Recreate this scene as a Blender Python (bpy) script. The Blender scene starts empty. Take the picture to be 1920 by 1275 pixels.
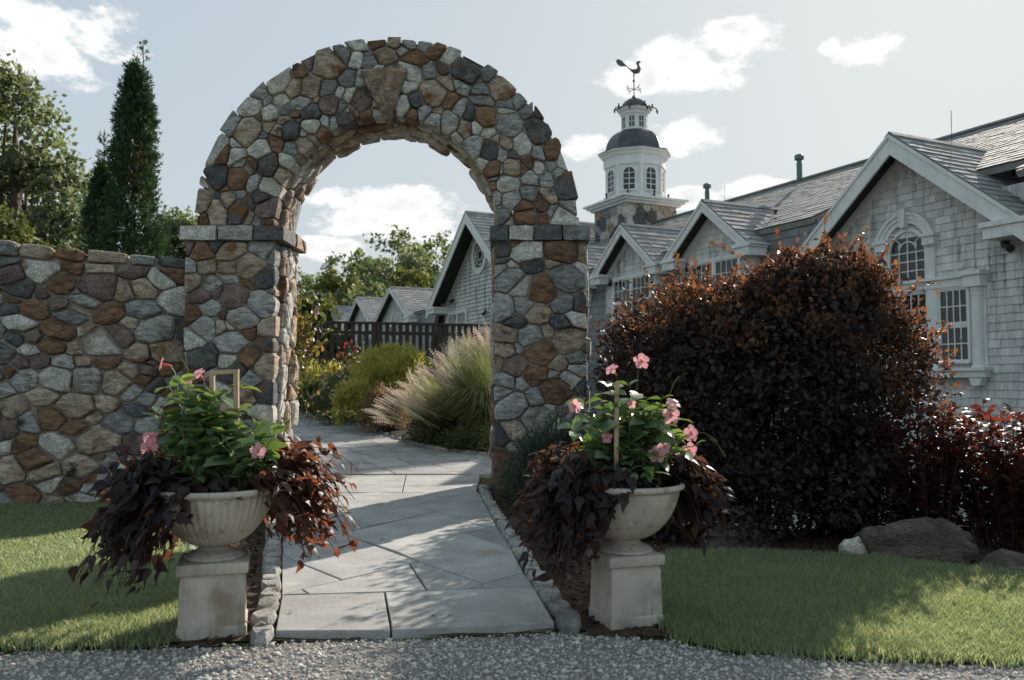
import bpy, math, random
import numpy as np
from mathutils import Vector, Matrix

R = random.Random(11)
rng = np.random.default_rng(11)
scene = bpy.context.scene
COL = scene.collection

# ------------------------------------------------------------------ camera
FPX, PITCH, EYE = 1600.0, math.atan(82.5 / 1600), 1.3
cam_d = bpy.data.cameras.new('camera')
cam = bpy.data.objects.new('camera', cam_d)
COL.objects.link(cam)
cam.location = (0, 0, EYE)
cam.rotation_euler = (math.pi / 2 + PITCH, 0, 0)
cam_d.sensor_width = 36
cam_d.lens = 36 * FPX / 1920
cam_d.clip_end = 3000
cam_d.clip_start = .05
cam_d.dof.use_dof = True
cam_d.dof.focus_distance = 7.5
cam_d.dof.aperture_fstop = 2.6
scene.camera = cam

# ------------------------------------------------------------------ light
SUN_AZ, SUN_EL = math.radians(29), math.radians(26.7)
SUN = Vector((math.sin(SUN_AZ) * math.cos(SUN_EL), math.cos(SUN_AZ) * math.cos(SUN_EL), math.sin(SUN_EL)))
sd = bpy.data.lights.new('sun', 'SUN')
sd.energy = 5.0
sd.angle = math.radians(.53)
sd.color = (1, .91, .79)
so = bpy.data.objects.new('sun', sd)
so.rotation_euler = SUN.to_track_quat('Z', 'Y').to_euler()
so.location = SUN * 60
COL.objects.link(so)

world = bpy.data.worlds.new('World')
scene.world = world
world.use_nodes = True
WT = world.node_tree
WT.nodes.clear()


def wn(t, **kw):
    n = WT.nodes.new(t)
    for k, v in kw.items():
        setattr(n, k, v)
    return n


def wmath(op, a, b=None, c=None):
    n = wn('ShaderNodeMath', operation=op)
    for i, s in enumerate((a, b, c)):
        if s is None:
            continue
        if isinstance(s, (int, float)):
            n.inputs[i].default_value = s
        else:
            WT.links.new(s, n.inputs[i])
    return n.outputs[0]


sky = wn('ShaderNodeTexSky', sky_type='NISHITA', sun_disc=False)
sky.sun_elevation = SUN_EL
sky.sun_rotation = SUN_AZ
sky.air_density, sky.dust_density, sky.ozone_density = 1.0, 1.6, 1.0
hsv = wn('ShaderNodeHueSaturation')
hsv.inputs['Saturation'].default_value = 1.5
hsv.inputs['Value'].default_value = 1.0
WT.links.new(sky.outputs[0], hsv.inputs['Color'])
gam = wn('ShaderNodeGamma')
gam.inputs[1].default_value = .13
WT.links.new(hsv.outputs[0], gam.inputs[0])
tc = wn('ShaderNodeTexCoord')
sep = wn('ShaderNodeSeparateXYZ')
WT.links.new(tc.outputs['Generated'], sep.inputs[0])
az = wmath('ARCTAN2', sep.outputs[0], sep.outputs[1])
el = wmath('ARCSINE', sep.outputs[2])
# clouds: centre azimuth, elevation, half width, half height (degrees), all round the sky
CLOUDS = [(-29.4, 19.9, 5.2, 2.9), (15.0, 21.4, 2.9, 1.5), (8.7, 20.0, 3.4, 1.5), (11.8, 20.2, 5.2, 1.7), (22.8, 20.2, 2.3, 1.05), (20.9, 20.7, .8, .75), (5.0, 15.5, 2.2, .95), (11.5, 15.7, 2.7, 1.3),
          (12.0, 12.2, 2.2, .75), (15.8, 12.6, 2.5, .75), (-8.4, 11.8, 4.9, 1.35), (-11.0, 10.7, 2.9, .95), (-6.2, 10.1, 3.9, 1.45), (-12.7, 8.7, 3.1, .95),
          (48, 20, 8, 3), (66, 30, 9, 4), (95, 18, 9, 4), (118, 34, 10, 5), (150, 16, 10, 4), (172, 28, 9, 5), (-50, 18, 8, 4),
          (-72, 30, 10, 5), (-98, 15, 9, 4), (-120, 33, 9, 5), (-150, 20, 9, 4), (20, 50, 10, 5), (-30, 60, 12, 6), (100, 58, 14, 6)]
nz1 = wn('ShaderNodeTexNoise')
nz1.inputs['Scale'].default_value = 17
nz1.inputs['Detail'].default_value = 9
nz1.inputs['Roughness'].default_value = .62
mp = wn('ShaderNodeMapping')
mp.inputs['Scale'].default_value = (1, 1, 1.9)
WT.links.new(tc.outputs['Generated'], mp.inputs[0])
WT.links.new(mp.outputs[0], nz1.inputs['Vector'])
dens = None
for a0, e0, w, h in CLOUDS:
    x = wmath('MULTIPLY', wmath('SUBTRACT', az, math.radians(a0)), 1 / math.radians(w))
    y = wmath('MULTIPLY', wmath('SUBTRACT', el, math.radians(e0)), 1 / math.radians(h))
    d = wmath('SUBTRACT', 1.0, wmath('ADD', wmath('MULTIPLY', x, x), wmath('MULTIPLY', y, y)))
    d = wmath('MAXIMUM', d, -1.0)
    dens = d if dens is None else wmath('MAXIMUM', dens, d)
nn = wmath('MULTIPLY', wmath('SUBTRACT', nz1.outputs[0], .5), 5.4)
dens = wmath('ADD', wmath('MULTIPLY', dens, 1.15), nn)
cr = wn('ShaderNodeMapRange', interpolation_type='SMOOTHSTEP')
cr.inputs[1].default_value = -.1
cr.inputs[2].default_value = .85
WT.links.new(dens, cr.inputs[0])
# thick middles are greyer, rims are bright
cs = wn('ShaderNodeMapRange', interpolation_type='SMOOTHSTEP')
cs.inputs[1].default_value = .6
cs.inputs[2].default_value = 2.2
WT.links.new(dens, cs.inputs[0])
nz2 = wn('ShaderNodeTexNoise')
nz2.inputs['Scale'].default_value = 17
nz2.inputs['Detail'].default_value = 6
WT.links.new(mp.outputs[0], nz2.inputs['Vector'])
cg = wmath('MULTIPLY', cs.outputs[0], wmath('MULTIPLY', nz2.outputs[0], 1.5))
cc = wn('ShaderNodeMixRGB')
cc.inputs[1].default_value = (6.6, 6.55, 6.45, 1)
cc.inputs[2].default_value = (5.0, 5.05, 5.1, 1)
WT.links.new(cg, cc.inputs[0])
SKYGAIN = 3.25
gain = wn('ShaderNodeMixRGB', blend_type='MULTIPLY')
gain.inputs[0].default_value = 1
gain.inputs[2].default_value = (SKYGAIN * .925, SKYGAIN * 1.0, SKYGAIN * 1.04, 1)
WT.links.new(gam.outputs[0], gain.inputs[1])
cm = wn('ShaderNodeMixRGB')
WT.links.new(wmath('MULTIPLY', cr.outputs[0], .93), cm.inputs[0])
WT.links.new(gain.outputs[0], cm.inputs[1])
WT.links.new(cc.outputs[0], cm.inputs[2])
bg = wn('ShaderNodeBackground')
bg.inputs['Strength'].default_value = .1
WT.links.new(cm.outputs[0], bg.inputs['Color'])
wo = wn('ShaderNodeOutputWorld')
WT.links.new(bg.outputs[0], wo.inputs[0])

scene.view_settings.view_transform = 'Standard'
scene.view_settings.look = 'None'
scene.view_settings.exposure = .74
scene.view_settings.gamma = 1
scene.view_settings.use_curve_mapping = False
scene.render.engine = 'CYCLES'
scene.cycles.max_bounces = 8
scene.cycles.transparent_max_bounces = 8
scene.cycles.sample_clamp_indirect = 4
scene.cycles.use_denoising = True

# ------------------------------------------------------------------ view geometry (used to measure the place)


def ray(px, py):
    a = (px - 960) / FPX
    b = -(py - 637.5) / FPX
    return Vector((a, math.cos(PITCH) - b * math.sin(PITCH), math.sin(PITCH) + b * math.cos(PITCH)))


EYEV = Vector((0, 0, EYE))


def at_z(px, py, z=0.0):
    r = ray(px, py)
    return EYEV + r * ((z - EYE) / r.z)


def at_y(px, py, Y):
    r = ray(px, py)
    return EYEV + r * (Y / r.y)


def S(a, b, x):
    t = np.clip((x - a) / (b - a), 0, 1)
    return t * t * (3 - 2 * t)


def ground_z(x, y):
    x = np.asarray(x, float)
    y = np.asarray(y, float)
    z = -.05 - .11 * S(5, 8.5, y) + .10 * S(10.9, 12, y)
    z = z + .035 * np.clip(y - 12, 0, 18)
    drop = S(.9, 3.4, x) * S(8.4, 12.5, y)
    return z - 2.7 * drop


def gz(x, y):
    return float(ground_z(x, y))


# ------------------------------------------------------------------ object helpers
BASE = {}


def tag(o, label=None, cat=None, group=None, kind=None):
    if label:
        o['label'] = label
    if cat:
        o['category'] = cat
    if group:
        o['group'] = group
    if kind:
        o['kind'] = kind
    return o


def thing(name, loc, label, cat, group=None):
    o = bpy.data.objects.new(name, None)
    o.empty_display_size = .1
    COL.objects.link(o)
    o.location = loc
    BASE[o.name] = Vector(loc)
    return tag(o, label, cat, group)


def put(name, me, mat, parent=None, base=None):
    o = bpy.data.objects.new(name, me)
    COL.objects.link(o)
    if mat is not None and len(me.materials) == 0:
        for m in (mat if isinstance(mat, (list, tuple)) else [mat]):
            me.materials.append(m)
    if parent is not None:
        o.parent = parent
        BASE[o.name] = BASE[parent.name]
    elif base is not None:
        o.location = base
        BASE[o.name] = Vector(base)
    else:
        BASE[o.name] = Vector((0, 0, 0))
    return o


def base_of(parent, base):
    if parent is not None:
        return BASE[parent.name]
    return Vector(base) if base is not None else Vector((0, 0, 0))


def mk(name, verts, faces, mat, parent=None, base=None, smooth=False, sharp=None, tint=None, mids=None):
    b = base_of(parent, base)
    me = bpy.data.meshes.new(name)
    me.from_pydata([(v[0] - b.x, v[1] - b.y, v[2] - b.z) for v in verts], [], faces)
    if smooth:
        me.polygons.foreach_set('use_smooth', [True] * len(me.polygons))
        if sharp:
            me.set_sharp_from_angle(angle=math.radians(sharp))
    if tint is not None:
        at = me.attributes.new('tint', 'FLOAT', 'POINT')
        at.data.foreach_set('value', np.asarray(tint, np.float32))
    o = put(name, me, mat, parent, base)
    if mids is not None:
        me.polygons.foreach_set('material_index', mids)
    me.update()
    return o


def mk_np(name, V, F, mat, parent=None, base=None, tint=None, smooth=False):
    """V (n,3) float, F (m,k) int"""
    b = base_of(parent, base)
    V = np.asarray(V, np.float32) - np.array(b, np.float32)
    F = np.asarray(F, np.int32)
    me = bpy.data.meshes.new(name)
    me.vertices.add(len(V))
    me.vertices.foreach_set('co', V.ravel())
    k = F.shape[1]
    me.loops.add(F.size)
    me.loops.foreach_set('vertex_index', F.ravel())
    me.polygons.add(len(F))
    me.polygons.foreach_set('loop_start', np.arange(0, F.size, k, dtype=np.int32))
    me.polygons.foreach_set('loop_total', np.full(len(F), k, np.int32))
    if smooth:
        me.polygons.foreach_set('use_smooth', np.ones(len(F), bool))
    if tint is not None:
        at = me.attributes.new('tint', 'FLOAT', 'POINT')
        at.data.foreach_set('value', np.asarray(tint, np.float32))
    me.update(calc_edges=True)
    return put(name, me, mat, parent, base)


class MB:
    def __init__(s):
        s.v, s.f, s.t = [], [], []

    def add(s, V, F, t=0.0):
        n = len(s.v)
        s.v += [tuple(p) for p in V]
        s.f += [tuple(i + n for i in f) for f in F]
        s.t += [t] * len(V)

    def prism(s, pts, off, t=0.0):
        """closed prism: polygon pts swept by vector off"""
        n = len(pts)
        off = Vector(off)
        A = [Vector(p) for p in pts]
        B = [p + off for p in A]
        F = [tuple(range(n))[::-1], tuple(range(n, 2 * n))]
        F += [(i, (i + 1) % n, (i + 1) % n + n, i + n) for i in range(n)]
        s.add(A + B, F, t)

    def box(s, c, ax, ay, az, t=0.0):
        """box from centre and three half-axis vectors"""
        c, ax, ay, az = Vector(c), Vector(ax), Vector(ay), Vector(az)
        s.prism([c - ax - ay - az, c + ax - ay - az, c + ax + ay - az, c - ax + ay - az], az * 2, t)

    def tube(s, pts, rad, n=6, t=0.0, cap=True):
        pts = [Vector(p) for p in pts]
        if not isinstance(rad, (list, tuple)):
            rad = [rad] * len(pts)
        V, F = [], []
        ref = None
        for i, p in enumerate(pts):
            d = (pts[min(i + 1, len(pts) - 1)] - pts[max(i - 1, 0)])
            d = d.normalized() if d.length > 1e-9 else Vector((0, 0, 1))
            if ref is None:
                ref = d.orthogonal().normalized()
            x = (ref - d * ref.dot(d))
            x = x.normalized() if x.length > 1e-6 else d.orthogonal().normalized()
            ref = x
            y = d.cross(x)
            for k in range(n):
                a = 2 * math.pi * k / n
                V.append(p + (x * math.cos(a) + y * math.sin(a)) * rad[i])
        for i in range(len(pts) - 1):
            for k in range(n):
                F.append((i * n + k, i * n + (k + 1) % n, (i + 1) * n + (k + 1) % n, (i + 1) * n + k))
        if cap:
            F.append(tuple(range(n))[::-1])
            F.append(tuple(range((len(pts) - 1) * n, len(pts) * n)))
        s.add(V, F, t)

    def lathe(s, c, prof, n=24, t=0.0, phase=0.0, fn=None):
        """profile [(r,z)] from bottom to top round a vertical axis at c"""
        c = Vector(c)
        V, F = [], []
        for (r, z) in prof:
            for k in range(n):
                a = 2 * math.pi * k / n + phase
                rr = fn(r, z, a) if fn else r
                V.append(c + Vector((rr * math.cos(a), rr * math.sin(a), z)))
        m = len(prof)
        for i in range(m - 1):
            for k in range(n):
                F.append((i * n + k, i * n + (k + 1) % n, (i + 1) * n + (k + 1) % n, (i + 1) * n + k))
        F.append(tuple(range(n))[::-1])
        F.append(tuple(range((m - 1) * n, m * n)))
        s.add(V, F, t)

    def build(s, name, mat, parent=None, base=None, smooth=False, sharp=None):
        return mk(name, s.v, s.f, mat, parent, base, smooth, sharp, tint=s.t)


# ------------------------------------------------------------------ materials


def material(name, cols, rough=.75, noise=(5, .3), bump=(40, .25), spec=.4, trans=0.0, tcol=None, stain=None, streak=None, coat=0, band=None, fine=None):
    """cols: colours spread over a per-piece random; noise=(scale, amount) mottling; stain=(colour, scale, lo, hi)"""
    m = bpy.data.materials.new(name)
    m.use_nodes = True
    T = m.node_tree
    N, Lk = T.nodes, T.links
    bs = N['Principled BSDF']
    out = N['Material Output']
    oi = N.new('ShaderNodeObjectInfo')
    at = N.new('ShaderNodeAttribute')
    at.attribute_name = 'tint'
    ad = N.new('ShaderNodeMath')
    ad.operation = 'ADD'
    Lk.new(oi.outputs['Random'], ad.inputs[0])
    Lk.new(at.outputs['Fac'], ad.inputs[1])
    fr = N.new('ShaderNodeMath')
    fr.operation = 'FRACT'
    Lk.new(ad.outputs[0], fr.inputs[0])
    ra = N.new('ShaderNodeValToRGB')
    els = ra.color_ramp.elements
    if len(cols) == 1:
        cols = [cols[0], cols[0]]
    while len(els) < len(cols):
        els.new(.5)
    for i, c in enumerate(cols):
        els[i].position = i / max(1, len(cols) - 1)
        els[i].color = (*c, 1)
    Lk.new(fr.outputs[0], ra.inputs[0])
    tco = N.new('ShaderNodeTexCoord')
    # every piece gets its own stretch of the noise
    ofs = N.new('ShaderNodeVectorMath')
    ofs.operation = 'MULTIPLY_ADD'
    ofs.inputs[1].default_value = (37, 53, 71)
    cmb = N.new('ShaderNodeCombineXYZ')
    for i in range(3):
        Lk.new(fr.outputs[0], cmb.inputs[i])
    Lk.new(cmb.outputs[0], ofs.inputs[0])
    Lk.new(tco.outputs['Object'], ofs.inputs[2])
    vec = ofs.outputs[0]
    if band:  # stretched grain (sx,sy,sz)
        mpn = N.new('ShaderNodeMapping')
        mpn.inputs['Scale'].default_value = band
        mpn.inputs['Rotation'].default_value = (.2, .35, .3)
        Lk.new(vec, mpn.inputs[0])
        gvec = mpn.outputs[0]
    else:
        gvec = vec

    def nz(scale, v=vec, det=6, ro=.6):
        n = N.new('ShaderNodeTexNoise')
        n.inputs['Scale'].default_value = scale
        n.inputs['Detail'].default_value = det
        n.inputs['Roughness'].default_value = ro
        Lk.new(v, n.inputs['Vector'])
        return n.outputs[0]

    def mr(v, a, b, c, d, sm=False):
        n = N.new('ShaderNodeMapRange')
        if sm:
            n.interpolation_type = 'SMOOTHSTEP'
        for i, q in enumerate((a, b, c, d)):
            n.inputs[i + 1].default_value = q
        Lk.new(v, n.inputs[0])
        return n.outputs[0]
    col = ra.outputs[0]
    if noise:
        f = mr(nz(noise[0], gvec), .3, .7, 1 - noise[1], 1 + noise[1])
        mx = N.new('ShaderNodeVectorMath')
        mx.operation = 'SCALE'
        Lk.new(col, mx.inputs[0])
        Lk.new(f, mx.inputs['Scale'])
        col = mx.outputs[0]
    if fine:  # sharp mineral speckle
        f = mr(nz(fine[0], gvec, 4, .7), .36, .64, 1 - fine[1], 1 + fine[1])
        mx = N.new('ShaderNodeVectorMath')
        mx.operation = 'SCALE'
        Lk.new(col, mx.inputs[0])
        Lk.new(f, mx.inputs['Scale'])
        col = mx.outputs[0]
    for st in (stain if isinstance(stain, list) else [stain] if stain else []):
        f = mr(nz(st[1], det=5), st[2], st[3], 0, 1, True)
        mx = N.new('ShaderNodeMixRGB')
        mx.inputs[2].default_value = (*st[0], 1)
        Lk.new(f, mx.inputs[0])
        Lk.new(col, mx.inputs[1])
        col = mx.outputs[0]
    if streak:  # weather streaks that run down: (colour, scale, lo, hi)
        mpn = N.new('ShaderNodeMapping')
        mpn.inputs['Scale'].default_value = (1, 1, .07)
        Lk.new(tco.outputs['Object'], mpn.inputs[0])
        f = mr(nz(streak[1], mpn.outputs[0], 7, .7), streak[2], streak[3], 0, 1, True)
        g = mr(nz(.55, tco.outputs['Object'], 3), .38, .62, 0, 1, True)
        mu = N.new('ShaderNodeMath')
        mu.operation = 'MULTIPLY'
        Lk.new(f, mu.inputs[0])
        Lk.new(g, mu.inputs[1])
        mx = N.new('ShaderNodeMixRGB')
        mx.inputs[2].default_value = (*streak[0], 1)
        Lk.new(mu.outputs[0], mx.inputs[0])
        Lk.new(col, mx.inputs[1])
        col = mx.outputs[0]
    Lk.new(col, bs.inputs['Base Color'])
    bs.inputs['Roughness'].default_value = rough
    bs.inputs['Specular IOR Level'].default_value = spec
    if coat:
        bs.inputs['Coat Weight'].default_value = coat
    if bump:
        bn = N.new('ShaderNodeBump')
        bn.inputs['Strength'].default_value = bump[1]
        bn.inputs['Distance'].default_value = bump[2] if len(bump) > 2 else .02
        Lk.new(nz(bump[0], gvec, 8, .65), bn.inputs['Height'])
        Lk.new(bn.outputs[0], bs.inputs['Normal'])
    if trans:
        tr = N.new('ShaderNodeBsdfTranslucent')
        if tcol:
            tm = N.new('ShaderNodeMixRGB')
            tm.blend_type = 'MULTIPLY'
            tm.inputs[0].default_value = 1
            tm.inputs[2].default_value = (*tcol, 1)
            Lk.new(col, tm.inputs[1])
            Lk.new(tm.outputs[0], tr.inputs['Color'])
        else:
            Lk.new(col, tr.inputs['Color'])
        ms = N.new('ShaderNodeMixShader')
        ms.inputs[0].default_value = trans
        Lk.new(bs.outputs[0], ms.inputs[1])
        Lk.new(tr.outputs[0], ms.inputs[2])
        Lk.new(ms.outputs[0], out.inputs['Surface'])
    return m


RUST = ((.2, .095, .04), 3.2, .54, .7)
PALE = ((.36, .35, .33), 9, .6, .78)
DARK = ((.05, .045, .04), 4, .58, .74)
STONES = {
    'grey': material('stone_grey', [(.23, .227, .222), (.33, .325, .317), (.44, .432, .415), (.375, .355, .325)], .88, (9, .55), (22, 1.0, .035), .2, stain=[DARK, PALE], band=(1, 1, 3), fine=(48, .42)),
    'pale': material('stone_pale', [(.46, .44, .40), (.57, .55, .51), (.5, .465, .40)], .88, (9, .4), (22, 1.0, .035), .2, stain=[((.24, .16, .09), 3, .56, .72)], fine=(48, .42)),
    'tan': material('stone_tan', [(.36, .28, .212), (.45, .365, .285), (.31, .24, .18)], .88, (8, .55), (20, 1.0, .035), .2, stain=[RUST, DARK], band=(1, 1, 2.2), fine=(48, .42)),
    'rust': material('stone_rust', [(.205, .12, .076), (.265, .155, .095), (.155, .095, .066)], .85, (7, .6), (20, 1.0, .035), .2, stain=[DARK, ((.26, .14, .06), 6, .6, .75)], band=(1, 1, 2.6), fine=(48, .42)),
    'dark': material('stone_dark', [(.085, .087, .094), (.12, .123, .13), (.10, .095, .09)], .82, (9, .5), (22, 1.0, .035), .25, stain=[((.2, .2, .2), 11, .62, .74), RUST], fine=(48, .42)),
    'plum': material('stone_plum', [(.16, .12, .11), (.22, .165, .145)], .88, (7, .5), (22, 1.0, .035), .2, stain=[DARK], fine=(48, .42)),
}
MORTAR = material('mortar', [(.34, .31, .27)], .95, (20, .25), (60, .6), .1, stain=[((.1, .08, .065), 2.5, .5, .66)])


def stone_mat(bias=None):
    w = bias or [('grey', 28), ('pale', 21), ('tan', 22), ('rust', 17), ('dark', 12), ('plum', 4)]
    t = R.uniform(0, sum(k for _, k in w))
    for n, k in w:
        t -= k
        if t <= 0:
            return STONES[n]
    return STONES['grey']


BLUESTONE = material('bluestone', [(.245, .247, .25), (.325, .322, .315), (.395, .385, .365), (.285, .287, .286), (.35, .34, .32)], .82, (2.2, .22), (110, .35), .25, stain=[((.235, .215, .185), 1.7, .52, .78), ((.46, .455, .44), 3.1, .6, .75), ((.17, .165, .155), 9, .66, .74)], fine=(90, .16))
GRANITE = material('granite', [(.30, .295, .28), (.38, .37, .35), (.25, .24, .225)], .9, (30, .35), (45, .9), .2, stain=[((.12, .11, .09), 5, .55, .7)])
CAST = material('cast_stone', [(.45, .415, .36)], .88, (5, .2), (70, .35), .2, stain=[((.25, .205, .155), 3.2, .5, .72), ((.52, .49, .43), 7, .6, .75)], streak=((.2, .17, .13), 30, .52, .68))
WHITE = material('white_paint', [(.74, .745, .745)], .55, (2.5, .08), (30, .08), .35, streak=((.46, .455, .44), 8, .48, .75))
SHINGLE = material('cedar_shingle', [(.54, .54, .545), (.64, .637, .634), (.74, .735, .725), (.59, .59, .585), (.69, .68, .67)], .9, (9, .14), (60, .3), .15, streak=((.13, .128, .128), 5.5, .46, .66), band=(1, 1, .12))
SLATE = material('roof_slate', [(.19, .193, .2), (.28, .275, .27), (.34, .325, .305), (.235, .238, .25), (.30, .285, .27)], .82, (5, .25), (30, .4), .1)
SLATE_DARK = material('wall_slate', [(.11, .125, .14), (.15, .165, .18), (.185, .185, .19), (.13, .145, .16), (.16, .14, .135)], .5, (5, .22), (30, .3), .5)
SOFFIT = material('dark_soffit', [(.045, .04, .037)], .7, (6, .2), None, .3)
LEAD = material('lead_dome', [(.055, .058, .065)], .45, (3, .3), (8, .1), .5, stain=[((.12, .125, .135), 2.5, .5, .75)])
IRON = material('dark_iron', [(.03, .03, .033)], .5, (5, .2), None, .5)
GLASS = material('window_glass', [(.012, .014, .014), (.02, .022, .022)], .06, (2, .2), (1.6, .05), .6)
RAILWOOD = material('dark_stained_wood', [(.042, .028, .023), (.055, .036, .029), (.032, .023, .02)], .6, (8, .25), (20, .2), .35)
WOOD = material('stake_wood', [(.42, .31, .2)], .75, (12, .2), (50, .3), .2, band=(1, 1, .1))
BARK = material('bark', [(.12, .095, .075), (.09, .075, .06)], .95, (10, .4), (20, .9), .1)
MULCH = material('bark_mulch', [(.05, .036, .026), (.085, .058, .04), (.032, .024, .019), (.13, .09, .06)], .95, (14, .4), (50, .7), .1)
SOIL = material('soil', [(.045, .035, .026)], 1, (6, .35), (30, .6), .1)
TURF = material('lawn_soil', [(.09, .1, .05)], 1, (8, .35), (50, .6), .1)
MEADOW = material('meadow', [(.06, .085, .03)], 1, (.6, .35), (8, .5), .1, stain=[((.09, .09, .035), .12, .45, .65)])
GRAVEL_BED = material('gravel_bed', [(.24, .225, .21)], 1, (60, .5), (70, .9), .2)
PEBBLE = material('pebble', [(.29, .275, .258), (.43, .405, .375), (.56, .525, .48), (.25, .238, .23), (.42, .36, .295), (.34, .322, .31), (.64, .605, .55), (.36, .338, .32)], .8, (30, .2), None, .3)
BOULDER = material('boulder', [(.14, .113, .09)], .9, (3.5, .5), (9, 1.0, .06), .2, fine=(40, .35), stain=[((.04, .035, .03), 2.2, .5, .68)], band=(.5, 1, 3))

# ------------------------------------------------------------------ ground
def strip_axis(near, step, far):
    a = np.arange(-near, near + step / 2, step)
    f = near * np.geomspace(1.06, far / near, 26)
    return np.concatenate([-f[::-1], a, f])


gx = strip_axis(14, .35, 700)
gy = np.concatenate([-np.geomspace(4, 300, 14)[::-1], np.arange(-3, 32, .35), np.geomspace(33, 900, 26)])
GX, GY = np.meshgrid(gx, gy)
GZ = ground_z(GX, GY)
far = S(40, 140, np.hypot(GX, GY))
GZ = GZ - .02 * 0 + far * (1.5 * np.sin(GX * .013) * np.cos(GY * .011))
nx_, ny_ = len(gx), len(gy)
I = np.arange(nx_ * ny_).reshape(ny_, nx_)
Fq = np.stack([I[:-1, :-1], I[:-1, 1:], I[1:, 1:], I[1:, :-1]], -1).reshape(-1, 4)
g = mk_np('ground', np.stack([GX, GY, GZ], -1).reshape(-1, 3), Fq, MEADOW, smooth=True)
tag(g, 'dark soil and grass ground under the garden', 'ground', kind='structure')


def inside(poly, x, y):
    x, y = np.asarray(x), np.asarray(y)
    r = np.zeros(x.shape, bool)
    n = len(poly)
    for i in range(n):
        x1, y1 = poly[i]
        x2, y2 = poly[(i + 1) % n]
        c = ((y1 > y) != (y2 > y))
        with np.errstate(divide='ignore', invalid='ignore'):
            xi = (x2 - x1) * (y - y1) / (y2 - y1 + 1e-12) + x1
        r ^= c & (x < xi)
    return r


def sheet(name, poly, step, lift, mat, label, cat, bumps=0.0):
    P = np.array(poly)
    xs = np.arange(P[:, 0].min(), P[:, 0].max() + step, step)
    ys = np.arange(P[:, 1].min(), P[:, 1].max() + step, step)
    X, Y = np.meshgrid(xs, ys)
    Z = ground_z(X, Y) + lift
    if bumps:
        Z = Z + bumps * (np.sin(X * 9.1 + np.cos(Y * 5.3) * 2) * np.sin(Y * 7.7 + X * 2.1) * .5 + .5)
    I = np.arange(X.size).reshape(X.shape)
    F = np.stack([I[:-1, :-1], I[:-1, 1:], I[1:, 1:], I[1:, :-1]], -1).reshape(-1, 4)
    c = np.stack([X, Y], -1).reshape(-1, 2)[F].mean(1)
    F = F[inside(poly, c[:, 0], c[:, 1])]
    u, inv = np.unique(F, return_inverse=True)
    V = np.stack([X, Y, Z], -1).reshape(-1, 3)[u]
    o = mk_np(name, V, inv.reshape(F.shape), mat, smooth=True)
    return tag(o, label, cat, kind='structure')


PATH_R = [(.255, 4.66), (.14, 5.47), (.085, 5.88), (.005, 6.67), (-.136, 7.79), (-.37, 9.95), (-.456, 11.06), (-.44, 12.2)]
PATH_L = [(-1.25, 4.47), (-1.43, 5.27), (-1.74, 6.46), (-2.30, 8.5), (-2.92, 10.5), (-2.96, 12.0)]
BED_EDGE = [(.6, 12.4), (.1, 13.9), (-.34, 14.56), (-1.22, 15.4), (-2.06, 16.8), (-2.64, 18.1), (-3.32, 20.7), (-4.1, 21.6), (-5.6, 24.4)]
GRAVEL_EDGE = [(-9, 4.30), (-2.6, 4.37), (-1.76, 4.42), (-1.2, 4.5), (.3, 4.68), (.5, 4.66), (.86, 4.52), (1.1, 4.34), (1.7, 4.24), (2.5, 4.14), (3.6, 4.08), (9, 4.0)]
GRAVEL_POLY = GRAVEL_EDGE + [(9, -3), (-9, -3)]
LAWN_R = [(.86, 4.52), (1.1, 4.34), (1.7, 4.24), (2.5, 4.14), (3.6, 4.08), (6.5, 4.0), (6.5, 5.2), (3.7, 5.95), (3.3, 6.35), (2.9, 6.85), (2.05, 7.2), (1.3, 7.15), (.95, 6.2), (.8, 5.2)]
LAWN_L = [(-9, 4.30), (-2.6, 4.37), (-1.76, 4.42), (-1.72, 5.2), (-2.15, 6.5), (-2.75, 8.2), (-3.6, 10.2), (-6, 10.2), (-9, 9.4)]
MULCH_POLY = [(-3.3, 4.6), (-1.76, 4.42), (-1.2, 4.52), (.3, 4.69), (.86, 4.55), (3.8, 5.0), (6.5, 5.0), (6.5, 12), (-6, 12)]
sheet('gravel_drive', GRAVEL_POLY, .12, .004, GRAVEL_BED, 'grey gravel drive along the front of the garden', 'gravel drive')
sheet('mulch_bed', MULCH_POLY, .1, .002, MULCH, 'dark bark mulch bed beside the flagstone path', 'flower bed', .02)
sheet('lawn', LAWN_L, .08, .026, TURF, 'shaded lawn in front of the stone wall', 'lawn')
sheet('lawn', LAWN_R, .08, .026, TURF, 'sunlit lawn beside the right urn', 'lawn')
bed = BED_EDGE + [(-7, 27), (1.2, 27), (1.2, 12.4)]
sheet('planting_bed', bed, .2, .10, SOIL, 'planting bed behind the arch beside the curving path', 'flower bed', .03)

# ------------------------------------------------------------------ flagstone path


def clip(poly, a, b, c):
    """keep a*x+b*y<=c"""
    out = []
    n = len(poly)
    for i in range(n):
        p, q = poly[i], poly[(i + 1) % n]
        dp, dq = a * p[0] + b * p[1] - c, a * q[0] + b * q[1] - c
        if dp <= 0:
            out.append(p)
        if (dp < 0 < dq) or (dq < 0 < dp):
            t = dp / (dp - dq)
            out.append((p[0] + (q[0] - p[0]) * t, p[1] + (q[1] - p[1]) * t))
    return out


def area(p):
    return .5 * sum(p[i][0] * p[(i + 1) % len(p)][1] - p[(i + 1) % len(p)][0] * p[i][1] for i in range(len(p)))


def ccw(p):
    return p if area(p) > 0 else p[::-1]


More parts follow.
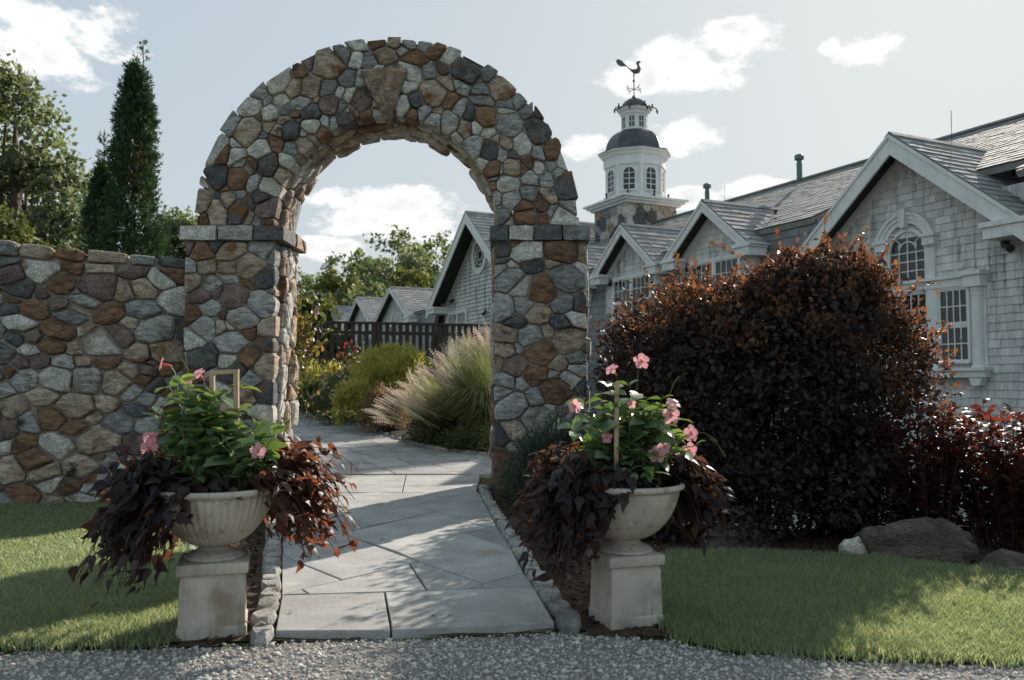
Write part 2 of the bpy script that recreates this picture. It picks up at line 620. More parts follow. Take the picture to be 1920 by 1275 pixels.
def inset(p, g):
    """move every edge of a simple polygon in by g (reflex corners allowed)"""
    p = ccw(p)
    n = len(p)
    out = []
    for i in range(n):
        a, b, c = p[i - 1], p[i], p[(i + 1) % n]
        l1, l2 = math.hypot(b[0] - a[0], b[1] - a[1]), math.hypot(c[0] - b[0], c[1] - b[1])
        n1 = (-(b[1] - a[1]) / l1, (b[0] - a[0]) / l1)
        n2 = (-(c[1] - b[1]) / l2, (c[0] - b[0]) / l2)
        k = max(.35, 1 + n1[0] * n2[0] + n1[1] * n2[1])
        out.append((b[0] + g * (n1[0] + n2[0]) / k, b[1] + g * (n1[1] + n2[1]) / k))
    return out


def shrink(p, g):
    p = ccw(p)
    out = list(p)
    n = len(p)
    for i in range(n):
        x1, y1 = p[i]
        x2, y2 = p[(i + 1) % n]
        L = math.hypot(x2 - x1, y2 - y1)
        if L < 1e-6:
            continue
        nx, ny = (y2 - y1) / L, -(x2 - x1) / L
        out = clip(out, nx, ny, nx * x1 + ny * y1 - g)
        if len(out) < 3:
            return []
    return out


path = thing('flagstone_path', (-.5, 5, 0), 'grey flagstone path leading under the stone arch with granite edging', 'path')
path['kind'] = 'structure'
C6 = lambda x, y: (460 + x / 2.383, 740 + y / 2.383)
SLABS = [
    [(130, 1055), (160, 895), (622, 882), (652, 1052)],
    [(652, 1052), (622, 882), (1290, 857), (1385, 1015)],
    [(160, 895), (250, 868), (285, 891)],
    [(285, 891), (250, 868), (370, 842), (735, 757), (812, 874)],
    [(812, 874), (735, 757), (775, 745), (1065, 845), (1000, 866)],
    [(1000, 866), (1065, 845), (1245, 795), (1290, 857)],
    [(160, 895), (165, 715), (270, 762), (430, 826), (370, 842), (250, 868)],
    [(165, 715), (165, 680), (430, 620), (775, 745), (430, 826), (270, 762)],
    [(430, 620), (850, 525), (1085, 593), (665, 697)],
    [(665, 697), (985, 618), (1195, 697), (1245, 795), (1065, 845), (775, 745)],
    [(985, 618), (1085, 593), (1125, 588), (1195, 697)],
    [(165, 680), (150, 590), (400, 530), (570, 583), (430, 620)],
    [(150, 590), (150, 520), (415, 460), (400, 530)],
    [(570, 583), (400, 530), (415, 460), (540, 437), (985, 437), (750, 497), (850, 525)],
    [(850, 525), (750, 497), (985, 437), (1050, 450), (1125, 588), (1085, 593)],
    [(150, 520), (200, 437), (540, 437), (415, 460)],
    [(100, 437), (130, 360), (718, 360), (700, 437)],
    [(700, 437), (718, 360), (1050, 358), (1034, 430), (1050, 450), (985, 437)],
]


def slab(poly, top, thick, gap, mat, name='flagstone'):
    if len(poly) < 3 or abs(area(poly)) < .004:
        return
    p = inset(poly, gap)
    q = inset(p, .005)
    if len(q) != len(p):
        cx, cy = sum(a for a, _ in p) / len(p), sum(b for _, b in p) / len(p)
        q = [(cx + (a - cx) * .985, cy + (b - cy) * .985) for a, b in p]
    n = len(p)
    z = lambda x, y: top(x, y) if callable(top) else top
    dz = R.uniform(-.0025, .0025)
    V = [(a, b, z(a, b) - thick) for a, b in p] + [(a, b, z(a, b) - .005 + dz) for a, b in p] + [(a, b, z(a, b) + dz) for a, b in q]
    F = [tuple(range(2 * n, 3 * n))] + [(i, (i + 1) % n, n + (i + 1) % n, n + i) for i in range(n)] + [(n + i, n + (i + 1) % n, 2 * n + (i + 1) % n, 2 * n + i) for i in range(n)]
    mk(name, V, F, mat, path)


for s in SLABS:
    pts = [at_z(*C6(x, y), 0.0) for x, y in s]
    slab([(p.x, p.y) for p in pts], 0.0, .05, .006, BLUESTONE)
# the paving beyond the threshold: random rectangles laid askew
ptop = lambda x, y: .035 * max(0, min(y - 12, 18)) + .002
th = math.radians(24)


def split(r, out):
    x0, y0, x1, y1 = r
    w, h = x1 - x0, y1 - y0
    if w * h < R.uniform(.35, 1.0) or (w < .8 and h < .8):
        out.append(r)
        return
    if w > h * R.uniform(.8, 1.3):
        c = x0 + w * R.uniform(.35, .65)
        split((x0, y0, c, y1), out)
        split((c, y0, x1, y1), out)
    else:
        c = y0 + h * R.uniform(.35, .65)
        split((x0, y0, x1, c), out)
        split((x0, c, x1, y1), out)


rects = []
for i in range(-4, 12):
    for j in range(-2, 14):
        split((i * 1.9 - 8, j * 1.9 + 4, i * 1.9 - 6.1, j * 1.9 + 5.9), rects)
ct, st_ = math.cos(th), math.sin(th)
zone_r = BED_EDGE
for x0, y0, x1, y1 in rects:
    P = [((x - 2) * ct - (y - 10) * st_ - 3, (x - 2) * st_ + (y - 10) * ct + 14) for x, y in ((x0, y0), (x1, y0), (x1, y1), (x0, y1))]
    yc = at_z(*C6(700, 358), 0).y
    P = clip(P, 0, -1, -(yc + .0))
    P = clip(P, 0, 1, 26)
    P = clip(P, -1, 0, 8.5)
    P = clip(P, 1, 0, .62)
    if len(P) < 3:
        continue
    cx, cy = sum(a for a, _ in P) / len(P), sum(b for _, b in P) / len(P)
    if inside([(x + .25, y + .25) for x, y in bed], np.array([cx]), np.array([cy]))[0] and all(inside(bed, np.array([a]), np.array([b]))[0] for a, b in P):
        continue
    if cy < 11.7 and (cx < -3 or cx > -.3):
        continue
    slab(P, ptop, .06, .007, BLUESTONE)


def cobble(c, ax, L, W, H, parent, mat, name, seed):
    """small rough block: centre of base c, unit along ax"""
    r = random.Random(seed)
    ax = Vector(ax).normalized()
    ay = Vector((-ax.y, ax.x, 0))
    V, F = [], []
    lv = [(0, 1.0), (.72, 1.0), (1, .8)]
    n = 8
    for h, k in lv:
        for i in range(n):
            a = 2 * math.pi * (i + .5) / n
            ca, sa = math.cos(a), math.sin(a)
            m = max(abs(ca), abs(sa))
            m = m ** .92
            V.append(Vector(c) + ax * (ca / m * L / 2 * k * r.uniform(.9, 1.04)) + ay * (sa / m * W / 2 * k * r.uniform(.86, 1.06)) + Vector((0, 0, H * h * (1 if h < 1 else r.uniform(.93, 1.07)))))
    V.append(Vector(c) + Vector((0, 0, H * r.uniform(.98, 1.08))))
    for l in range(2):
        for i in range(n):
            F.append((l * n + i, l * n + (i + 1) % n, (l + 1) * n + (i + 1) % n, (l + 1) * n + i))
    for i in range(n):
        F.append((2 * n + i, 2 * n + (i + 1) % n, 3 * n))
    return mk(name, V, F, mat, parent, smooth=True, sharp=50)


def walk(poly, lens):
    """walk along a polyline yielding (mid, direction, length)"""
    pts = [Vector((a, b, 0)) for a, b in poly]
    seg, pos = 0, 0.0
    cur = pts[0]
    i = 0
    while True:
        L = lens()
        start = cur.copy()
        rest = L
        while rest > 0:
            if seg >= len(pts) - 1:
                return
            d = pts[seg + 1] - cur
            if d.length > rest:
                cur = cur + d.normalized() * rest
                rest = 0
            else:
                rest -= d.length
                cur = pts[seg + 1].copy()
                seg += 1
        yield (start + cur) / 2, (cur - start), L
        i += 1


k = 0
for line, sgn in ((PATH_R[:-1], 1), (PATH_L, -1)):
    for m, d, L in walk(line, lambda: R.uniform(.19, .3)):
        nrm = Vector((d.y, -d.x, 0)).normalized() * sgn
        w = R.uniform(.12, .15)
        c = m + nrm * (w / 2 + (.004 if sgn > 0 else -.022))
        k += 1
        cobble((c.x, c.y, -.12), d, L * .97, w, .12 + R.uniform(.015, .04), path, GRANITE, 'edging_stone', k)
for m, d, L in walk(BED_EDGE[1:], lambda: R.uniform(.25, .4)):
    k += 1
    cobble((m.x, m.y, ptop(m.x, m.y) - .06), d, L * .97, .11, .1, path, GRANITE, 'edging_stone', k)

# ------------------------------------------------------------------ rubble masonry


def power_cells(seeds, wts, W, H, ay=1.0):
    """power diagram in a W x H box, v stretched by ay to lay the stones flat"""
    n = len(seeds)
    P = np.array(seeds, float) * (1, ay)
    out = []
    for i in range(n):
        d2 = ((P - P[i]) ** 2).sum(1)
        poly = [(0, 0), (W, 0), (W, H * ay), (0, H * ay)]
        for j in np.argsort(d2)[1:44]:
            a, b = 2 * (P[j] - P[i])
            c = (P[j] ** 2).sum() - (P[i] ** 2).sum() - wts[j] + wts[i]
            poly = clip(poly, a, b, c)
            if len(poly) < 3:
                break
        out.append([(x, y / ay) for x, y in poly] if len(poly) >= 3 else None)
    return out


def rubble(W, H, s, ay=1.3, lloyd=2, keep=None, small=.3):
    n = int(W * H / (s * s))
    seeds, tries = [], 0
    md = s * .6
    while len(seeds) < n and tries < 40000:
        tries += 1
        if tries % 900 == 0:
            md *= .93
        p = (R.uniform(0, W), R.uniform(0, H))
        if all((p[0] - q[0]) ** 2 + ((p[1] - q[1]) * ay) ** 2 > md * md for q in seeds):
            seeds.append(p)
    wts = [(s * R.choice([.15, .3, .5, .72, .9])) ** 2 * (1 if R.random() > small else .02) for _ in seeds]
    for it in range(lloyd):
        cells = power_cells(seeds, wts, W, H, ay)
        ns, nw = [], []
        for q, c, w in zip(seeds, cells, wts):
            if c is None:
                continue
            cx, cy = sum(a for a, _ in c) / len(c), sum(b for _, b in c) / len(c)
            ns.append((q[0] * .5 + cx * .5, q[1] * .5 + cy * .5))
            nw.append(w)
        seeds, wts = ns, nw
    return [c for c in power_cells(seeds, wts, W, H, ay) if c]


def round_poly(p, lo=.16, hi=.34):
    """cut each corner by its own amount, then bow the long edges a little"""
    n = len(p)
    out = []
    for i in range(n):
        a, b, c = p[i - 1], p[i], p[(i + 1) % n]
        t = R.uniform(lo, hi)
        u = R.uniform(lo, hi)
        out.append((b[0] + (a[0] - b[0]) * t, b[1] + (a[1] - b[1]) * t))
        q = .5 - .25 * (t + u)
        mx, my = (out[-1][0] + b[0] + (c[0] - b[0]) * u) / 2, (out[-1][1] + b[1] + (c[1] - b[1]) * u) / 2
        out.append((mx * .6 + b[0] * .4, my * .6 + b[1] * .4))
        out.append((b[0] + (c[0] - b[0]) * u, b[1] + (c[1] - b[1]) * u))
    s = .03 * math.sqrt(abs(area(p)))
    return [(a + R.uniform(-s, s), b + R.uniform(-s, s)) for a, b in out]


def stone(poly, fmap, parent, gap=.006, depth=.2, bulge=.035, mat=None, name='stone', base=None, lift=0.0, rnd=None):
    p = shrink(poly, gap * R.uniform(.4, 2.0))
    # merge very short edges
    q = []
    for i, a in enumerate(p):
        if not q or math.hypot(a[0] - q[-1][0], a[1] - q[-1][1]) > .018:
            q.append(a)
    p = q
    if len(p) < 3 or abs(area(p)) < .0012:
        return None
    p = ccw(round_poly(p, *(rnd or R.choice(((.02, .1), (.05, .2), (.06, .26), (.18, .36))))))
    n = len(p)
    cx, cy = sum(a for a, _ in p) / n, sum(b for _, b in p) / n
    sz = math.sqrt(abs(area(p)))
    b = min(bulge, sz * .2) * R.uniform(.55, 1.25)
    off = R.uniform(-.026, .024) + lift
    tu, tv = R.uniform(-.09, .09), R.uniform(-.09, .09)
    fx, fy = cx + R.uniform(-.2, .2) * sz, cy + R.uniform(-.2, .2) * sz
    V = []
    rings = ((1.0, None), (1.0, 0.0), (.9, .62), (.56, .95))
    ph = [R.uniform(0, 6.28) for _ in range(4)]
    for kk, h in rings:
        for i, (x, y) in enumerate(p):
            if h is None:
                V.append(fmap(cx + (x - cx) * .93, cy + (y - cy) * .93, -depth))
                continue
            ang = math.atan2(y - cy, x - cx)
            jit = .16 * math.sin(2 * ang + ph[0]) + .12 * math.sin(4 * ang + ph[1]) + R.uniform(-.1, .1)
            X, Y = fx * (1 - kk) + x * kk, fy * (1 - kk) + y * kk
            w = off + b * (h + (jit if h > 0 else jit * .4)) + (tu * (X - cx) + tv * (Y - cy)) * (.5 + h / 2)
            V.append(fmap(X, Y, w))
    V.append(fmap(fx, fy, off + b * R.uniform(.85, 1.1)))
    F = []
    for l in range(3):
        for i in range(n):
            F.append((l * n + i, l * n + (i + 1) % n, (l + 1) * n + (i + 1) % n, (l + 1) * n + i))
    for i in range(n):
        F.append((3 * n + i, 3 * n + (i + 1) % n, 4 * n))
    return mk(name, V, F, mat or stone_mat(), parent, smooth=True, sharp=24)


YA = 10.6                                    # front face of the arch
TH = .95                                     # its thickness
ACX, ACZ, RO, RI = -1.574, 3.275, 2.405, 1.385
PLX0, PLX1 = -4.09, -2.945                   # left pier
PRX0, PRX1 = -.228, .935
CAPB, CAPT = 3.09, 3.275
FD = .26                                     # bed depth of the front stones
arch = thing('stone_archway', (ACX, YA, -.1), 'tall round arch of mixed fieldstone spanning the flagstone path', 'archway')
# mortar body
mb = MB()
for x0, x1 in ((PLX0, PLX1), (PRX0, PRX1)):
    mb.box(((x0 + x1) / 2, YA + TH / 2, (CAPT - .35) / 2 + .02), ((x1 - x0) / 2 - .035, 0, 0), (0, TH / 2 - .035, 0), (0, 0, (CAPT + .35) / 2 - .02))
nseg = 40
ro, ri = RO - .04, RI + .035
for i in range(nseg):
    a0, a1 = math.pi * i / nseg, math.pi * (i + 1) / nseg
    q = [(ro, a0), (ro, a1), (ri, a1), (ri, a0)]
    mb.prism([(ACX + r * math.cos(a), YA + .035, ACZ + r * math.sin(a)) for r, a in q], (0, TH - .07, 0))
mb.build('mortar_core', MORTAR, arch)

# ring: u runs along the arc from the left springing, v outwards
RM = (RO + RI) / 2


def ring_map(u, v, w):
    a = math.pi - u / RM
    r = RI + v
    return (ACX + r * math.cos(a), YA - w, ACZ + r * math.sin(a))


KEYM = material('keystone', [(.30, .225, .165)], .9, (9, .6), (18, 1.0, .05), .2, stain=[((.15, .13, .125), 7, .48, .66), ((.24, .13, .07), 5, .56, .7), ((.44, .41, .37), 11, .6, .72)], fine=(40, .45))
ringW, ringH = math.pi * RM, RO - RI
ukey = (math.pi - (math.pi / 2 + .0)) * RM
keypoly = [(ukey - .43, .60), (ukey - .12, .615), (ukey + .31, .63), (ukey + .33, .52), (ukey + .16, .13), (ukey + .13, -.02), (ukey - .1, -.03), (ukey - .17, .16)]
cells = rubble(ringW, ringH, .182, 1.12, 1)


def cen(c):
    return sum(a for a, _ in c) / len(c), sum(b for _, b in c) / len(c)


for c in cells:
    # split away from the keystone
    x, y = cen(c)
    if inside([(ukey + (a - ukey) * .62, .33 + (b - .33) * .7) for a, b in keypoly], np.array([x]), np.array([y]))[0]:
        continue
    # uneven outer rim
    e = R.uniform(-.02, .035)
    c2 = [(a, b + (e if b > ringH - .01 else 0)) for a, b in c]
    stone(c2, ring_map, arch, depth=FD)
ks = stone(keypoly, ring_map, arch, gap=.002, depth=FD + .06, bulge=.03, mat=KEYM, name='keystone', lift=.075, rnd=(.03, .09))
if ks:
    tag(ks, 'large striped tan keystone at the crown of the arch')

# piers, front
for x0, x1 in ((PLX0, PLX1), (PRX0, PRX1)):
    W, H = x1 - x0, CAPB + .2
    fm = lambda u, v, w, x0=x0: (x0 + u, YA - w, v - .2)
    for c in rubble(W, H, .222, 1.25, 1):
        stone(c, fm, arch, depth=FD)
SOFMIX = [('tan', 36), ('rust', 7), ('pale', 55), ('grey', 6)]  # extra pale stones paint sunlight into the left jamb; the soffit shares them
# inner faces of the piers (the jambs) and the outer ends
for (xf, sg, sc) in ((PLX1, 1, .2), (PRX0, -1, .26), (PRX1, 1, .26), (PLX0, -1, .3)):
    fm = lambda u, v, w, xf=xf, sg=sg: (xf + sg * w, YA + FD + u, v - .2)
    for c in rubble(TH - FD, CAPB + .2, sc, .8 if sc == .2 else 1.2, 1):
        stone(c, fm, arch, depth=.16, bulge=.05, mat=stone_mat(SOFMIX if sg > 0 and xf < -2 else None))
# the underside of the ring
sof_map = lambda u, v, w: (ACX + (RI - w) * math.cos(math.pi - v / RI), YA + FD + u, ACZ + (RI - w) * math.sin(math.pi - v / RI))
for c in rubble(TH - FD, math.pi * RI, .19, .62, 2):
    e = R.uniform(-.02, .05)
    c = [(a + (e if a > TH - FD - .01 else 0), b) for a, b in c]
    stone(c, sof_map, arch, depth=.15, bulge=.045, mat=stone_mat(SOFMIX))
# the back of the ring and its top, coarser
back_map = lambda u, v, w: (ACX + (RI + v) * math.cos(u / RM), YA + TH - .03 + w, ACZ + (RI + v) * math.sin(u / RM))
top_map = lambda u, v, w: (ACX + (RO - .03 + w) * math.cos(v / RO), YA + FD + u, ACZ + (RO - .03 + w) * math.sin(v / RO))
for c in rubble(math.pi * RO, TH - FD, .36, 1, 1):
    stone([(b, math.pi * RO - a) for a, b in c], top_map, arch, depth=.12, bulge=.03)

# capstones that project as an impost round each pier
def block(c, hx, hy, hz, parent, mat, name, seed, jit=.012):
    r = random.Random(seed)
    V, F = [], []
    nx, ny, nz = 4, 2, 2
    idx = {}
    def vid(i, j, k):
        if (i, j, k) not in idx:
            x, y, z = (i / nx * 2 - 1), (j / ny * 2 - 1), (k / nz * 2 - 1)
            e = sum(abs(t) > .99 for t in (x, y, z))
            s = .985 if e == 3 else .995 if e == 2 else 1
            idx[(i, j, k)] = len(V)
            V.append((c[0] + hx * x * s + r.uniform(-jit, jit) * .5, c[1] + hy * y * s + r.uniform(-jit, jit), c[2] + hz * z * s * (.96 if e > 1 else 1) + r.uniform(-jit, jit) * .5))
        return idx[(i, j, k)]
    for i in range(nx):
        for j in range(ny):
            F.append((vid(i, j, 0), vid(i, j + 1, 0), vid(i + 1, j + 1, 0), vid(i + 1, j, 0)))
            F.append((vid(i, j, nz), vid(i + 1, j, nz), vid(i + 1, j + 1, nz), vid(i, j + 1, nz)))
    for i in range(nx):
        for k in range(nz):
            F.append((vid(i, 0, k), vid(i + 1, 0, k), vid(i + 1, 0, k + 1), vid(i, 0, k + 1)))
            F.append((vid(i, ny, k), vid(i, ny, k + 1), vid(i + 1, ny, k + 1), vid(i + 1, ny, k)))
    for j in range(ny):
        for k in range(nz):
            F.append((vid(0, j, k), vid(0, j, k + 1), vid(0, j + 1, k + 1), vid(0, j + 1, k)))
            F.append((vid(nx, j, k), vid(nx, j + 1, k), vid(nx, j + 1, k + 1), vid(nx, j, k + 1)))
    return mk(name, V, F, mat, parent, smooth=True, sharp=45)


CAPMIX = [('grey', 40), ('dark', 30), ('pale', 10)]
cz, ch = (CAPB + CAPT) / 2, (CAPT - CAPB) / 2
for (x0, x1, cuts, mats) in ((PLX0 - .06, PLX1 + .115, (.36, .70), ('pale', 'grey', 'dark')), (PRX0 - .06, PRX1 + .05, (.19, .44, .72), ('dark', 'pale', 'dark', 'grey'))):
    cs = [0, *cuts, 1]
    for i in range(len(cs) - 1):
        a, b = x0 + (x1 - x0) * cs[i], x0 + (x1 - x0) * cs[i + 1]
        block(((a + b) / 2, YA + .24, cz), (b - a) / 2 - .012, .31, ch, arch, STONES[mats[i]], 'cap_stone', 100 + i)
    for s, xc in ((0, x0 + .17), (1, x1 - .17)):
        block((xc, YA + .75, cz - .005), .17, .19, ch * .95, arch, STONES['tan'], 'cap_stone', 120 + s, .02)
        block((xc, YA + .99, cz - .01), .17, .045, ch * .9, arch, STONES['rust' if s else 'grey'], 'cap_stone', 130 + s, .02)
    block(((x0 + x1) / 2, YA + .76, cz), (x1 - x0) / 2 - .34, .26, ch * .9, arch, STONES['grey'], 'cap_stone', 140)

# ------------------------------------------------------------------ the garden wall to the left
WA, WB = Vector((-4.08, 10.93, 0)), Vector((-8.6, 9.85, 0))
wd = (WB - WA)
WL = wd.length
wd.normalize()
wn_ = Vector((-wd.y, wd.x, 0))               # out of the face, towards the lawn
if wn_.y > 0:
    wn_ = -wn_
WTH = .5
wall = thing('stone_wall', (WA.x, WA.y, -.16), 'rough fieldstone garden wall joining the left pier of the arch', 'wall')
wtop = lambda u: 2.93 + .05 * u + .012 * math.sin(u * 3.1)
H0 = 3.3
wm = lambda u, v, w: tuple(WA + wd * u + wn_ * w + Vector((0, 0, -.3 + v * (wtop(u) + .3) / H0)))
mb = MB()
for i in range(12):
    u0, u1 = WL * i / 12, WL * (i + 1) / 12
    q = [wm(u0, .03, -.04), wm(u1, .03, -.04), wm(u1, H0 - .1, -.04), wm(u0, H0 - .1, -.04)]
    mb.prism(q, -wn_ * (WTH - .06))
mb.build('mortar_core', MORTAR, wall)
WALLMIX = [('grey', 21), ('pale', 15), ('tan', 24), ('rust', 27), ('dark', 9), ('plum', 8)]
for c in rubble(WL, H0 - .17, .25, 1.4, 1):
    stone(c, wm, wall, depth=.2, bulge=.05, gap=.009, mat=stone_mat(WALLMIX))
u = 0.0
kk = 0
while u < WL:
    L = R.uniform(.28, .5)
    L = min(L, WL - u)
    if L > .1:
        kk += 1
        c = [(u, H0 - .17), (u + L, H0 - .17), (u + L, H0 + R.uniform(-.03, .03)), (u, H0 + R.uniform(-.03, .03))]
        stone(c, wm, wall, depth=WTH - .1, bulge=.05, gap=.008, mat=stone_mat(WALLMIX), name='coping_stone')
    u += L

# ------------------------------------------------------------------ the lodge
W0 = Vector((8.3, 16.0, 0))
D1 = Vector((-.436, .9, 0)).normalized()     # along the front, away from the viewer
D2 = Vector((D1.y, -D1.x, 0))                # into the building
UP = Vector((0, 0, 1))


def L3(u, v, z):
    return W0 + D1 * u + D2 * v + UP * z


lodge = thing('shingled_lodge', tuple(L3(1, 0, -2.6)), 'long grey cedar shingled lodge with slate roofs, white trimmed gables and an octagonal cupola', 'building')
PIECES = {}


def visible(p):
    """rough share of the view: size over distance, 0 outside the picture"""
    d = p - EYEV
    f = d.y * math.cos(PITCH) + d.z * math.sin(PITCH)
    if f < 1:
        return 0
    x, y = d.x / f, (-d.y * math.sin(PITCH) + d.z * math.cos(PITCH)) / f
    if abs(x) > .6 or abs(y) > .4:
        return 0
    return 1 / (f * f)


def minus(q, h):
    """convex q less the rectangle h"""
    a0, a1, b0, b1 = h
    if max(p[0] for p in q) <= a0 or min(p[0] for p in q) >= a1 or max(p[1] for p in q) <= b0 or min(p[1] for p in q) >= b1:
        return [q]
    mid = clip(clip(q, 1, 0, a1), -1, 0, -a0)
    return [r for r in (clip(q, 1, 0, a0), clip(q, -1, 0, -a1), clip(mid, 0, 1, b0), clip(mid, 0, -1, -b1)) if len(r) >= 3]


def cover(kind, parent, O, A, B, Nn, poly, e, wmin, wmax, t0=.006, t1=.022, hide=None, holes=()):
    """courses of shingles on a plane: O origin, A along, B up, Nn out; poly convex in (a,b)"""
    poly = ccw(poly)
    b0, b1 = min(p[1] for p in poly), max(p[1] for p in poly)
    a0, a1 = min(p[0] for p in poly), max(p[0] for p in poly)
    b = b0
    while b < b1 - .01:
        a = a0 - R.uniform(0, wmax)
        row = clip(clip(poly, 0, -1, -b), 0, 1, b + e)
        if len(row) >= 3:
            while a < a1:
                w = R.uniform(wmin, wmax)
                q = clip(clip(row, -1, 0, -(a + .003)), 1, 0, a + w - .003)
                a += w
                qs = [q] if len(q) >= 3 else []
                for h in holes:
                    qs = [r for z_ in qs for r in minus(z_, h)]
                for q in qs:
                    if abs(area(q)) < .0008:
                        continue
                    q = ccw(q)
                    n = len(q)
                    jb = R.uniform(-.006, .006)
                    jt = R.uniform(-.003, .006)
                    lo, hi = [], []
                    for (x, y) in q:
                        f = (y - b) / e
                        yy = y + (jb if f < .2 else 0)
                        base = O + A * x + B * yy
                        lo.append(base)
                        hi.append(base + Nn * (t1 + jt + (t0 - t1) * f))
                    F = [tuple(range(n, 2 * n))] + [(i, (i + 1) % n, n + (i + 1) % n, n + i) for i in range(n)]
                    cx, cy = cen(q)
                    P = O + A * cx + B * cy
                    sc = visible(P) * abs(area(q)) * max(0, Nn.dot((EYEV - P).normalized()))
                    PIECES.setdefault(kind, []).append((sc, lo + hi, F, R.random(), parent))
        b += e


def emit(kind, name, mat, rest_name, rest_parent, limit=300):
    L = sorted(PIECES.pop(kind, []), key=lambda t: -t[0])
    rest = MB()
    for i, (sc, V, F, t, par) in enumerate(L):
        if i < limit and sc > 0:
            mk(name, V, F, mat, par)
        else:
            rest.add(V, F, t)
    if rest.v:
        tag(rest.build(rest_name, mat, rest_parent), kind='stuff')


def lbox(mbx, u0, u1, v0, v1, z0, z1):
    mbx.box(L3((u0 + u1) / 2, (v0 + v1) / 2, (z0 + z1) / 2), D1 * (abs(u1 - u0) / 2), D2 * (abs(v1 - v0) / 2), UP * (abs(z1 - z0) / 2))


wallmb, trim = MB(), MB()


def gable_wall_poly(uc, hw, ze, za, v, zb, cut=None):
    return [(uc - hw, zb), (uc + hw, zb), (uc + hw, ze), (uc, za), (uc - hw, ze)]


def window(u0, u1, z0, z1, v, nx, nz, split=1, case=.09, label=None):
    """casement with muntins: frame is the part, the panes are its sub-parts. face at v, looking to -v"""
    fr = MB()
    lbox(fr, u0 - case, u0, v - .05, v + .02, z0 - case, z1 + case)
    lbox(fr, u1, u1 + case, v - .05, v + .02, z0 - case, z1 + case)
    lbox(fr, u0, u1, v - .049, v + .02, z1, z1 + case)
    lbox(fr, u0 - .04, u1 + .04, v - .08, v + .02, z0 - case, z0)
    du = (u1 - u0) / split
    cells_ = []
    for s in range(split):
        a, b = u0 + s * du, u0 + (s + 1) * du
        if s:
            lbox(fr, a - .045, a + .045, v - .043, v + .02, z0, z1)
        a += .045 if s else 0
        b -= .045 if s < split - 1 else 0
        zm = (z0 + z1) / 2
        for (q0, q1, off) in ((z0, zm - .02, .012), (zm + .02, z1, 0)):
            # sash frame
            for (x0, x1, y0, y1) in ((a, a + .035, q0, q1), (b - .035, b, q0, q1), (a + .035, b - .035, q0, q0 + .035), (a + .035, b - .035, q1 - .035, q1)):
                lbox(fr, x0, x1, v - .03 + off, v + .02, y0, y1)
            A0, A1, B0, B1 = a + .035, b - .035, q0 + .035, q1 - .035
            for i in range(nx):
                for j in range(nz):
                    cells_.append((A0 + (A1 - A0) * i / nx, A0 + (A1 - A0) * (i + 1) / nx, B0 + (B1 - B0) * j / nz, B0 + (B1 - B0) * (j + 1) / nz, off))
            for i in range(1, nx):
                x = A0 + (A1 - A0) * i / nx
                lbox(fr, x - .011, x + .011, v - .022 + off, v + .012, B0, B1)
            for j in range(1, nz):
                y = B0 + (B1 - B0) * j / nz
                lbox(fr, A0, A1, v - .0205 + off, v + .012, y - .011, y + .011)
        lbox(fr, a, b, v - .026, v + .02, zm - .02, zm + .02)
    W = fr.build('window', WHITE, lodge)
    for (x0, x1, y0, y1, off) in cells_:
        pm = MB()
        lbox(pm, x0 + .004, x1 - .004, v + off - .004, v + off + .006, y0 + .004, y1 - .004)
        pm.build('pane', GLASS, W)
    if label:
        tag(W, label)
    return W


